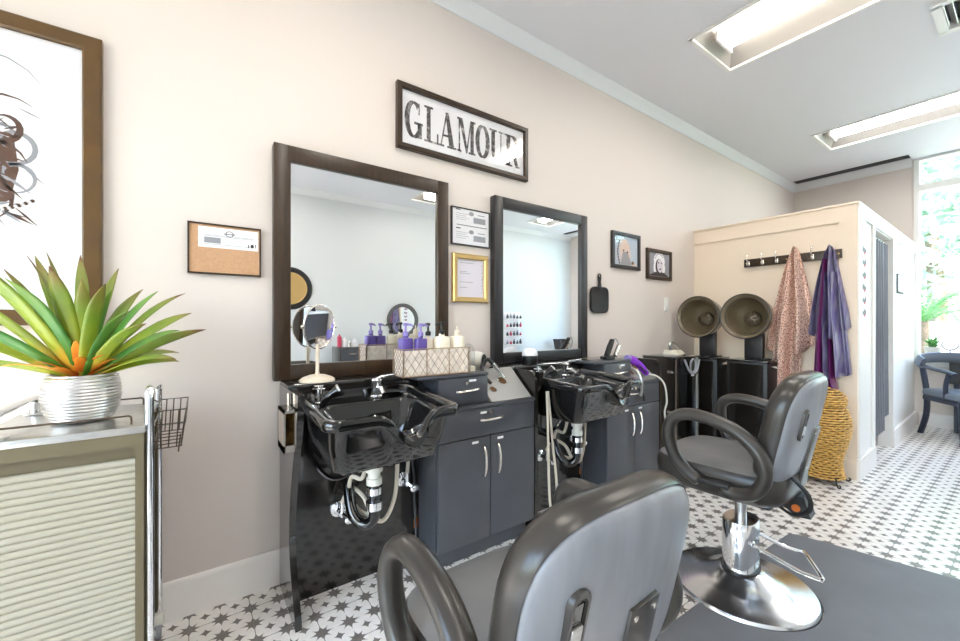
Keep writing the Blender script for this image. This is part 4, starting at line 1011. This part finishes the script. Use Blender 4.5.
# recline bracket
b=MB(); c1=bpt(.035,.635,.062); b.T=Matrix.Translation(c1)@Rm
b.box(-.045,.045,-.28,.0,-.012,.008,.004)
b.build('recline_bracket','vinylside',ch)
b=MB(); b.T=Matrix.Translation(c1)@Rm
for x,y in ((-.03,-.02),(.03,-.02),(-.03,-.16),(.03,-.16)):
    b=MB(); b.T=Matrix.Translation(c1)@Rm; b.lathe([(.006,.008),(.006,.0105),(.001,.011)],10,(x,y,0)); b.build('screw','nickel',ch)
b=MB(); b.prism([(-.19,.265),(-.235,.27),(-.215,.345),(-.14,.345),(-.12,.315)],.0,.075,'x'); b.build('hinge_box','matteblack',ch)
b=MB(); b.tube([(-.0005,-.19,.30),(-.006,-.19,.30)],.014,12); b.build('hinge_spring','orange',ch)
b=MB(); b.tube(spline([(-.11,-.20,.45),(-.115,-.25,.40),(-.10,-.25,.34),(-.08,-.20,.30),(-.05,-.14,.31)],5),.008,8,sq=(.5,1)); b.build('strap','matteblack',ch)
# arms
for sg in (-1,1):
    b=MB(); x=sg*.285
    pts=[(x,-.02,.405),(x,-.09,.398),(x,-.165,.425),(x,-.205,.50),(x,-.175,.575),(x,-.09,.632),(x,.03,.662),(x,.14,.665),(x,.205,.635),(x,.222,.57),(x,.19,.49),(x,.13,.435),(x,.075,.408)]
    pts=[(p[0]-sg*.018,p[1]*.80-.0,p[2]-.012) for p in pts]
    pts=[(p[0]+sg*.012*math.sin(PI*(p[2]-.40)/.27),p[1],p[2]) for p in pts]
    sp=spline(pts,6); n=len(sp); rr_=[.026*(.72 if i in(0,n-1) else .92 if i in (1,n-2) else 1) for i in range(n)]
    b.tube(sp,rr_,14,sq=(1.15,.92)); b.build('armrest','vinylside',ch,angle=60)
    b=MB(); b.box(min(x*.80,x*1.02),max(x*.80,x*1.02),-.05,.10,.395,.415,.003); b.build('arm_bracket','matteblack',ch)
# hydraulic base
b=MB(); b.lathe([(.263,.0005),(.267,.006),(.267,.016),(.260,.026),(.235,.032),(.17,.042),(.125,.056),(.09,.08),(.078,.088),(.001,.089)],64); bs=b.build('base_disc','chromeb',ch)
b=MB(); b.lathe([(.092,.085),(.092,.097)],40,sy=.76); b.k=1
def ov(z,s=1): return [(.084*s*math.copysign(abs(math.cos(a))**.8,math.cos(a)),.062*s*math.copysign(abs(math.sin(a))**.8,math.sin(a)),z) for a in [2*PI*k/40+.01 for k in range(40)]]
b.loft([ov(.092),ov(.292),ov(.298,.97),ov(.299,.3)]); b.build('pump_column',['matteblack','chrome'],ch)
SHAFT=MB(); SHAFT.lathe([(.022,.298),(.022,.36)],20); SHAFT.build('piston','steel',ch)
b=MB(); fa=math.radians(-62)
def fr(u,v,z): return (u*math.cos(fa)-v*math.sin(fa),u*math.sin(fa)+v*math.cos(fa),z)
b.tube(spline([fr(.03,.082,.225),fr(.10,.088,.195),fr(.17,.095,.165),fr(.235,.10,.150),fr(.25,.09,.150),fr(.25,-.09,.150),fr(.235,-.10,.150),fr(.17,-.095,.165),fr(.10,-.088,.195),fr(.03,-.082,.225)],4),.0075,8); b.tube([fr(.03,-.085,.225),fr(.03,.085,.225)],.008,8); b.build('footrest','chrome',ch)
# second chair: same chair, seat pumped up by 9 cm
c2=dup(ch,loc=(1.90,.745,.0005),rz=math.radians(4),label='farther black styling chair on a chrome disc base, turned to the wall')
for o in list(c2.children):
    if o.name.split('.')[0] in ('base_disc','pump_column','footrest'): continue
    if o.name.split('.')[0]=='piston':
        me=o.data.copy(); o.data=me
        for v in me.vertices:
            if v.co.z>.3: v.co.z+=.105
        continue
    o.location.z+=.105
# anti-fatigue mat (cut around the chair base)
b=MB()
mp=[(1.25,.80),(1.25,-.55),(2.82,-.55)]+[(2.70,.20)]+[(2.585-.06+.06*math.cos(a),.735-.02+.06*math.sin(a)) for a in [PI/2*k/6 for k in range(7)]]+[(2.3,.785)]
notch=[]
cx_,cy_,r_=1.90,.745,.271
a0=math.asin((.79-cy_)/r_)
notch=[(cx_+r_*math.cos(a),cy_+r_*math.sin(a)) for a in [a0-(PI+2*a0)*k/24 for k in range(25)]]
mp+=notch+[]
b.prism(mp,.0006,.016); tag(b.build('floor_mat','mat'),'dark grey rubber floor mat cut around the chrome chair base','floor mat')

# ------------------------------------------------------------------ trolley, plant
tr=thing('trolley','beige metal salon trolley with roll-up shutter under the plant','trolley',(-.275,1.66,0))
tx0,tx1,ty0,ty1,tz0,tz1=-.445,-.116,1.455,1.855,.09,.842
b=MB(); b.box(tx0,tx1,ty0+.02,ty1,tz0,tz1-.02); b.box(tx0,tx0+.018,ty0,ty0+.02,tz0,tz1-.02); b.box(tx1-.018,tx1,ty0,ty0+.02,tz0,tz1-.02); b.box(tx0+.018,tx1-.018,ty0,ty0+.02,tz0,tz0+.03); b.box(tx0+.018,tx1-.018,ty0,ty0+.02,tz1-.055,tz1-.02); b.build('body','grout',tr,True)
b=MB(); b.box(tx0-.004,tx1+.004,ty0-.004,ty1+.004,tz1-.02,tz1,.003); b.build('top','steel',tr,True)
pz=[]; z=tz0+.032; p=.0185; zt2=tz1-.075
prof=[(ty0+.014,tz0+.03)]
while z<zt2-p:
    for k in range(7): a=PI*k/6; prof.append((ty0+.010-.003*math.sin(a),z+p*.06+p*.88*k/6))
    prof.append((ty0+.0135,z+p*.98)); z+=p
prof+=[(ty0+.014,z),(ty0+.019,z),(ty0+.019,tz0+.03)]
b=MB(); b.prism(prof,tx0+.018,tx1-.018,'x'); b.build('shutter','tambour',tr,True,angle=50)
b=MB(); hxl=-.405
b.tube(spline([(hxl,ty0+.02,tz1),(hxl,ty0+.02,tz1+.03),(hxl,ty0+.03,tz1+.05),(hxl,ty0+.08,tz1+.058),(hxl,ty1-.09,tz1+.058),(hxl,ty1-.04,tz1+.05),(hxl,ty1-.03,tz1+.03),(hxl,ty1-.03,tz1)],5),.012,10)
b.build('top_handle','chrome',tr,True)
for y in (ty0+.02,ty1-.03):
    b=MB(); b.box(hxl-.022,hxl+.03,y-.02,y+.02,tz1+.0005,tz1+.006,.002); b.build('handle_foot','steel',tr,True)
for x in (tx1+.011,):
    b=MB(); r=.011
    b.tube(spline([(x,ty0+.02,.07),(x,ty0+.02,.4),(x,ty0+.02,.88),(x,ty0+.03,.925),(x,ty0+.07,.938),(x,ty1-.06,.918),(x,ty1-.02,.900),(x,ty1-.01,.85),(x,ty1-.01,.4),(x,ty1-.01,.07)],6),r,10); b.build('handle_frame','chrome',tr,True)
for y in (ty0+.035,ty1-.03):
    b=MB(); b.tube(spline([(tx0+.03,y,tz1),(tx0+.03,y,tz1+.018),(tx0+.036,y,tz1+.024),(tx0+.06,y,tz1+.024),(tx1-.06,y,tz1+.024),(tx1-.036,y,tz1+.024),(tx1-.03,y,tz1+.018),(tx1-.03,y,tz1)],3),.0028,8); b.build('gallery_rail','wire',tr,True)
for x in (tx0+.0,tx1+.011):
    for y in (ty0+.02,ty1-.01):
        b=MB(); b.box(x-.016,x+.016,y-.018,y+.018,.045,.085,.006); c=b.build('caster','pvc',tr,True)
        b=MB(); b.T=Matrix.Translation((x-.008,y-.008,.026))@Matrix.Rotation(PI/2,4,'Y'); b.lathe([(.001,0),(.022,.0),(.0255,.003),(.0255,.013),(.022,.016),(.001,.016)],20); b.build('wheel','ink',c,True)
# wire basket hung on the trolley side
wb=thing('side_basket','small dark wire basket hooked on the side of the trolley','wire basket',(-.06,1.70,.78))
bx0,bx1,by0,by1,bz0,bz1=-.100,-.020,1.56,1.80,.755,.858
b=MB(); w_=.0024
def ringz(z,k=0): b.tube([(bx0,by0,z),(bx1-k,by0,z),(bx1-k,by1,z),(bx0,by1,z)],w_,6,closed=True)
ringz(bz1); ringz(bz1-.04,.004); ringz(bz0+.012,.012); ringz(bz0-.010,.014)
for k in range(6):
    y=by0+(by1-by0)*k/5; b.tube([(bx1,y,bz1),(bx1-.012,y,bz0+.012),(bx1-.016,y,bz0-.010),(bx0,y,bz0-.010)],w_*.8,5)
for k in range(1,4):
    x=bx0+(bx1-bx0)*k/4
    for y in (by0,by1): b.tube([(x,y,bz1),(x-.006,y,bz0-.010)],w_*.8,5)
for y in (by0,by1-.05,): b.tube([(bx0,y,bz1),(bx0-.018,y,bz1+.012)],w_,6)
for y in (by0+.03,by0+.10,by0+.17): b.tube([(bx1-.02,y,bz0-.01),(bx1-.022,y,bz0-.035)],w_,6)
b.build('wire_frame','wire',wb,True)

# pot and bromeliad
px_,py_,pz_=-.268,1.635,tz1
pt=thing('potted_bromeliad','bromeliad with green and orange strap leaves in ribbed silver pot','potted plant',(px_,py_,pz_))
pr=[(.055,0),(.066,.006),(.080,.035),(.087,.07),(.086,.10),(.079,.128),(.074,.137)]
prf=[]
for i in range(61):
    z=.137*i/60; r=rad(z,pr); prf.append((r+.0016*(1 if i%4<2 else -1)*(0 if i<2 else 1),z+.0005))
prf+=[(.068,.1375),(.066,.125),(.001,.125)]
b=MB(); b.lathe([(.001,.0005)]+prf,48,(px_,py_,pz_)); b.build('pot','pot',pt,True,angle=70)
b=MB(); b.lathe([(.066,.118),(.060,.127),(.001,.130)],24,(px_,py_,pz_)); b.build('soil','soil',pt,True)
def leaf(az,el,length,w,droop,mat,lift=.0,z0=.125,r0=.012,tone0=0,tone1=1,curl=0,roll=0):
    b=MB(); n=14; vs=[];fs=[];tn=[]
    p=Vector((px_+r0*math.cos(az),py_+r0*math.sin(az),pz_+z0+lift)); e=el; ds=length/n; side=Vector((-math.sin(az),math.cos(az),0))
    side=Matrix.Rotation(roll,3,Vector((math.cos(az)*math.cos(el),math.sin(az)*math.cos(el),math.sin(el))))@side
    for i in range(n+1):
        s=i/n; ww=w*(.62+.38*min(1,s*3))*(1 if s<.68 else max(.02,1-((s-.68)/.32)**1.8))
        d=Vector((math.cos(az)*math.cos(e),math.sin(az)*math.cos(e),math.sin(e))); up_=side.cross(d)*-1
        cup=.25*ww*(1-s*.7)
        for q in (-1,-.5,0,.5,1): vs.append(p+side*q*ww+up_*(abs(q)**1.5)*cup); tn.append(tone0+(tone1-tone0)*s+.0001)
        p=p+d*ds; e-=droop*(s**1.2)/n*2.2; az2=curl/n
        side=Matrix.Rotation(az2,3,'Z')@side; az+=az2
    m=len(vs)
    back=[]
    for i in range(n):
        for q in range(4): a=i*5+q; fs.append([a,a+1,a+6,a+5])
    b.add(vs,fs,tn); o=b.build('leaf',mat,pt,True,angle=180)
    md=o.modifiers.new('thick','SOLIDIFY'); md.thickness=.0012
    return o
rl=random.Random(11)
# azimuth (0 = along the wall to the right, 270deg = towards the camera side), elevation, length
spec=[(10,52,.34,.017,.7),(-8,38,.36,.016,.55),(-25,30,.33,.015,.6),(25,20,.27,.014,.9),(-15,58,.30,.019,.5),(60,70,.30,.018,.4),(-70,62,.26,.022,.6),(100,74,.32,.018,.3),(140,66,.33,.018,.4),(165,52,.36,.020,.5),(185,44,.36,.022,.55),(200,35,.36,.020,.7),(172,28,.33,.015,.9),(190,15,.30,.013,1.),(215,55,.34,.022,.5),(235,60,.27,.024,.6),(-45,40,.26,.020,.7),(255,68,.28,.024,.45),(285,70,.25,.022,.4),(300,48,.24,.020,.8),(40,62,.30,.016,.5),(0,15,.25,.012,.9),(-30,18,.28,.012,.9),(-5,26,.36,.013,.5),(120,60,.24,.018,.5),(80,40,.22,.014,.8),(150,76,.31,.017,.25),(205,72,.30,.019,.35),(-20,74,.26,.018,.3),(175,62,.33,.015,.3)]
for az,e_,ln,w_,dr in spec: leaf(math.radians(az+rl.uniform(-4,4)),min(1.48,math.radians(e_+7)),ln*(1.2 if w_>.016 else 1.04)*(.86 if az<30 and az>-50 else 1),(w_*.86 if w_>.016 else w_*1.35),dr*1.0,'leaf2' if rl.random()<.22 else 'leaf',r0=.010+.01*rl.random(),tone0=rl.uniform(0,.2),curl=rl.uniform(-.25,.25),roll=(rl.choice((-.85,.85,.6))*abs(math.cos(math.radians(az)))**2 if e_<62 else rl.uniform(-.3,.3)))
leaf(math.radians(215),math.radians(30),.17,.022,.9,'leafo',tone0=.3)
for az in (200,240,275,310,-20,330): leaf(math.radians(az),math.radians(35+rl.random()*25),.10,.013,.9,'leafo',tone0=0,tone1=.55,r0=.015)
leaf(math.radians(268),math.radians(70),.13,.014,.6,'leafo',tone0=.1,tone1=.5)

# ------------------------------------------------------------------ far corner: desk, chair, small plant
t=thing('manicure_desk','dark desk with rounded edge under the window','desk',(6.3,0,0))
b=MB(); b.box(6.34,6.50,-.85,.735,.735,.775,.012); b.build('top','navy',t,True)
b=MB(); b.box(6.36,6.49,-.82,.55,.50,.735); b.build('apron','matteblack',t,True)
for y in (-.80,.50):
    for x in (6.37,6.47): b=MB(); b.box(x-.02,x+.02,y-.02,y+.02,0,.50); b.build('leg','navy',t,True)
t=thing('potted_plant','small bright green plant in clear pot on the window desk','potted plant',(6.40,.68,.775))
b=MB(); b.lathe([(.045,0.0005),(.06,.06),(.065,.10),(.06,.10),(.055,.02),(.001,.02)],20,(6.40,.67,.775)); b.build('pot','pvc',t,True)
b=MB(); r3=random.Random(5)
for k in range(34):
    a=r3.uniform(0,2*PI); e_=r3.uniform(.5,1.4); l_=r3.uniform(.08,.17); d=Vector((math.cos(a)*math.cos(e_),math.sin(a)*math.cos(e_),math.sin(e_))); s_=Vector((-math.sin(a),math.cos(a),0))*.018; p=Vector((6.40,.67,.86))
    b.add([p,p+d*l_*.5+s_,p+d*l_+Vector((0,0,-.01)),p+d*l_*.5-s_],[[0,1,2,3]],[.3,.5,.9,.5])
b.build('foliage','palm',t,True)
t=thing('desk_mirror','small round white mirror on a stand on the window desk','desk mirror',(6.38,.56,.775))
b=MB(); b.T=Matrix.Translation((6.38,.545,.90))@Matrix.Rotation(math.radians(-70),4,'Y'); b.lathe([(.06,-.008),(.066,0),(.06,.008)],28); b.build('rim','ink',t,True)
b=MB(); b.T=Matrix.Translation((6.38,.545,.90))@Matrix.Rotation(math.radians(-70),4,'Y'); b.lathe([(.055,.0085),(.055,.010)],28); b.build('glass','paper',t,True)
b=MB(); b.lathe([(.045,0.0005),(.04,.01),(.008,.014),(.008,.065)],18,(6.38,.545,.775)); b.build('stand','ink',t,True)
# navy armchair: local +y is forward
t=thing('armchair','dark wooden armchair with grey seat by the window','armchair',(5.97,.37,0),math.radians(128))
b=MB(); b.box(-.25,.25,-.23,.25,.40,.475,.03,4); b.build('seat','greyseat',t)
b=MB(); b.box(-.24,.24,-.22,.24,.36,.40); b.build('seat_rail','navy',t)
for sg in (-1,1):
    b=MB(); b.tube([(sg*.22,.21,.40),(sg*.225,.22,.2),(sg*.225,.225,0)],[.027,.024,.020],8,sq=(1,1)); b.build('leg','navy',t)
    b=MB(); b.tube(spline([(sg*.21,-.30,0),(sg*.21,-.225,.2),(sg*.215,-.205,.40),(sg*.22,-.235,.60),(sg*.225,-.27,.78)],4),.024,8); b.build('leg','navy',t)
    b=MB(); b.tube(spline([(sg*.24,-.25,.70),(sg*.27,-.05,.685),(sg*.27,.12,.67),(sg*.26,.20,.65)],5),[.028]*16,10,sq=(1,.6)); b.build('arm','navy',t)
    b=MB(); b.tube(spline([(sg*.26,.13,.66),(sg*.25,.08,.55),(sg*.235,.05,.42)],5),.018,8); b.build('arm_post','navy',t)
b=MB(); b.tube(spline([(-.25,-.20,.72),(-.23,-.285,.76),(0,-.33,.78),(.23,-.285,.76),(.25,-.20,.72)],6),.05,10,sq=(.45,1.2)); b.build('backrest','greyseat',t)

# ------------------------------------------------------------------ opposite wall (seen in the mirrors)
t=thing('wall_medallion','round black and gold ornament on the far wall, reflected in large mirror','wall ornament',(1.03,OY,1.32))
b=MB(); b.T=Matrix.Translation((1.03,OY+.002,1.59))@Matrix.Rotation(-PI/2,4,'X'); b.lathe([(.28,0),(.285,.015),(.26,.035),(.215,.03),(.205,.018),(.205,.001)],48); b.build('rim','matteblack',t,True)
b=MB(); b.T=Matrix.Translation((1.03,OY+.002,1.59))@Matrix.Rotation(-PI/2,4,'X'); b.lathe([(.215,.031),(.205,.034),(.195,.028),(.19,.02)],48); b.build('band','gold',t,True)
b=MB(); b.T=Matrix.Translation((1.03,OY+.002,1.59))@Matrix.Rotation(-PI/2,4,'X'); b.lathe([(.20,.002),(.20,.015),(.001,.016)],48); b.k=1
for k in range(12):
    a=2*PI*k/12; b.box(.155*math.cos(a)-.012,.155*math.cos(a)+.012,.155*math.sin(a)-.012,.155*math.sin(a)+.012,.0155,.019)
b.lathe([(.07,.0165),(.06,.024),(.001,.026)],24); b.build('face',['beige','inkd'],t,True)
t=thing('round_mirror','round dark rimmed mirror on the far wall, reflected above purple bottles','mirror',(2.656,OY,.9))
b=MB(); b.T=Matrix.Translation((2.656,OY+.002,1.17))@Matrix.Rotation(-PI/2,4,'X'); b.lathe([(.26,0),(.265,.02),(.25,.03),(.21,.028),(.205,.01),(.205,.001)],40); b.build('rim','ventdark',t,True)
b=MB(); b.T=Matrix.Translation((2.656,OY+.002,1.17))@Matrix.Rotation(-PI/2,4,'X'); b.lathe([(.207,.002),(.207,.008),(.001,.009)],40); b.build('glass','mirror',t,True)
t=thing('drawer_unit','black drawer unit against the far wall, reflected in the large mirror','drawer unit',(1.74,OY+.22,0))
b=MB(); b.box(1.575,1.905,OY+.02,OY+.40,.0,.80,.004); b.build('body','lam',t,True)
for z0 in (.03,.29,.55):
    b=MB(); b.box(1.59,1.89,OY+.40,OY+.415,z0,z0+.235,.002); d=b.build('drawer','cab',t,True)
    b=MB(); b.box(1.69,1.79,OY+.415,OY+.43,z0+.15,z0+.17); b.build('handle','chrome',d,True)
for k,(x,h,m) in enumerate(((1.62,.14,'pink'),(1.69,.10,'paper'),(1.76,.06,'chrome'),(1.83,.08,'paper'))):
    b=MB(); b.lathe([(.03,0.0005),(.03,h),(.012,h+.01),(.012,h+.03),(.001,h+.031)],16,(x,OY+.22,.80)); tag(b.build('bottle',m),['tall pink','white','short metal','low white'][k]+' bottle on the black drawer unit across the room','bottle','bottles on the drawer unit')
t=thing('polish_rack','white product rack on the far wall, reflected in second mirror','display rack',(4.9,OY,.70))
b=MB(); b.box(4.70,5.10,OY+.002,OY+.012,.70,1.34,.002); b.build('back_board','paper',t,True)
for z in (.72,.88,1.04,1.20):
    b=MB(); b.box(4.70,5.10,OY+.012,OY+.09,z,z+.012); b.build('shelf','white',t,True)
r4=random.Random(9)
for z in (.732,.892,1.052,1.212):
    for k in range(5):
        h=r4.uniform(.05,.10); b=MB(); b.lathe([(.022,.0005),(.022,h*.6),(.010,h*.65),(.010,h),(.001,h+.001)],12,(4.74+k*.08,OY+.055,z)); tag(b.build('polish_bottle',r4.choice(['inkd','pink','ink','ventdark'])),'small bottle on the white product rack across the room','bottle','bottles on the product rack')

t=thing('far_counter','low grey counter along the far wall, reflected in second mirror','counter',(5.9,OY+.2,0))
b=MB(); b.box(5.35,6.46,OY+.02,OY+.38,.0,.56); b.build('body','cab',t,True)
b=MB(); b.box(5.33,6.47,OY+.02,OY+.41,.56,.59,.004); b.build('top','white',t,True)
for k,x in enumerate((5.95,6.12)):
    b=MB(); b.T=Matrix.Translation((x,OY+.2,.592))@Matrix.Rotation(math.radians(-14),4,'Y'); b.box(-.012,.012,-.1,.1,0.004,.22,.004); tag(b.build('standing_frame','inkd'),['left','right'][k]+' dark standing frame on the counter across the room','frame','standing frames on the far counter')

# ------------------------------------------------------------------ outside
b=MB(); b.box(X1+.12,60,-40,40,-.35,-.25); struct(b,'ground_outside','asphalt')
b=MB(); b.box(X1+4,X1+9,-40,40,-.25,-.2); struct(b,'lawn_strip','grass')
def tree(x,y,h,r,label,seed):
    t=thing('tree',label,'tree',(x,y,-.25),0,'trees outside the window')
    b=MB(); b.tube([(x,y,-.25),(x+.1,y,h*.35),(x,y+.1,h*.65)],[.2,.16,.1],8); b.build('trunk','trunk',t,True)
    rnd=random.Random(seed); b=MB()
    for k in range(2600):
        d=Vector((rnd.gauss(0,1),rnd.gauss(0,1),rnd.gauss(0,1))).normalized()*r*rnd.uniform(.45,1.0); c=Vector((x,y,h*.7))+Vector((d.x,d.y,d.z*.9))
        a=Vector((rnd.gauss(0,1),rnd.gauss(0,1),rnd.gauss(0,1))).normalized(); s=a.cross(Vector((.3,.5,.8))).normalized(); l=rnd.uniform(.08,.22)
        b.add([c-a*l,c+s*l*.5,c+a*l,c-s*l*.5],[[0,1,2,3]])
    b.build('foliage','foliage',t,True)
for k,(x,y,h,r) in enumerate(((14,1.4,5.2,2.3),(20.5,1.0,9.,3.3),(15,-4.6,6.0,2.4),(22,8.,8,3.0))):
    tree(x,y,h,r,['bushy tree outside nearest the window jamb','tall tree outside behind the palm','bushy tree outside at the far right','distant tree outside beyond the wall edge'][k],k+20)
t=thing('palm','green palm with arching fronds outside the window','palm',(7.6,.88,-.25))
b=MB(); b.tube([(7.6,.88,-.25),(7.62,.89,.5),(7.6,.88,1.15)],[.09,.075,.06],10); b.build('trunk','trunk',t,True)
rp=random.Random(3)
for k in range(18):
    a=2*PI*k/18+rp.uniform(-.15,.15); e_=rp.uniform(.55,1.25); b=MB(); p=Vector((7.6,.88,1.13)); pts=[p.copy()]
    for i in range(10):
        p=p+Vector((math.cos(a)*math.cos(e_),math.sin(a)*math.cos(e_),math.sin(e_)))*.11; e_-=.14; pts.append(p.copy())
    b.tube(pts,[.008]*5+[.005]*6,5)
    sd=Vector((-math.sin(a),math.cos(a),0))
    for i in range(1,11):
        for q in range(2):
            for sg in (-1,1):
                c=pts[i-1].lerp(pts[i],q/2+.25); d=(pts[i]-pts[i-1]).normalized(); tip=c+(sd*sg*.8+d*.7+Vector((0,0,-.25)))*.2*math.sin(PI*(i+1)/12.5); w_=d*.012
                b.add([c-w_,c+w_,tip],[[0,1,2]])
    b.build('frond','palm',t,True)
t=thing('parked_car','pale parked car outside the window','car',(12.2,1.0,-.25))
b=MB(); b.box(11.4,13.0,-.9,3.2,.05,.60,.15,4); b.loft([[(11.5,-.1,.58),(12.9,-.1,.58),(12.9,2.7,.58),(11.5,2.7,.58)],[(11.7,.5,1.15),(12.7,.5,1.15),(12.7,2.2,1.15),(11.7,2.2,1.15)]]); b.build('body','carw',t,True)
for y in (-.1,2.4):
    for x in (11.4,12.85):
        b=MB(); b.T=Matrix.Translation((x,y,.07))@Matrix.Rotation(PI/2,4,'Y'); b.lathe([(.001,0),(.3,0),(.32,.03),(.32,.14),(.3,.17),(.001,.17)],24); b.build('wheel','matteblack',t,True)

# ------------------------------------------------------------------ world, sun, camera
w=bpy.data.worlds.new('sky'); SC.world=w; w.use_nodes=True; nt=w.node_tree
bg=nt.nodes['Background']; sky=nt.nodes.new('ShaderNodeTexSky'); sky.sky_type='NISHITA'; sky.sun_elevation=math.radians(48); sky.sun_rotation=math.radians(200); sky.sun_disc=False; sky.air_density=1.; sky.dust_density=3.
nt.links.new(sky.outputs[0],bg.inputs[0]); bg.inputs[1].default_value=1.5
sl=bpy.data.lights.new('sun','SUN'); sl.energy=14; sl.angle=.02; so=bpy.data.objects.new('sun',sl); COL.objects.link(so); so.rotation_euler=(math.radians(42),0,math.radians(-60)); so.location=(9,-6,9)

cam=bpy.data.cameras.new('camera'); cam.sensor_width=36; cam.lens=15.0; cam.shift_y=2.5/960; cam.clip_start=.02
co=bpy.data.objects.new('camera',cam); COL.objects.link(co); co.location=(0,0,1.128)
co.rotation_euler=(PI/2,0,math.radians(54.5-90)); SC.camera=co
vs=SC.view_settings; vs.view_transform='Standard'; vs.look='None'; vs.gamma=1; vs.use_curve_mapping=False; vs.exposure=0.74
SC.cycles.max_bounces=10; SC.cycles.transparent_max_bounces=12; SC.cycles.sample_clamp_indirect=6
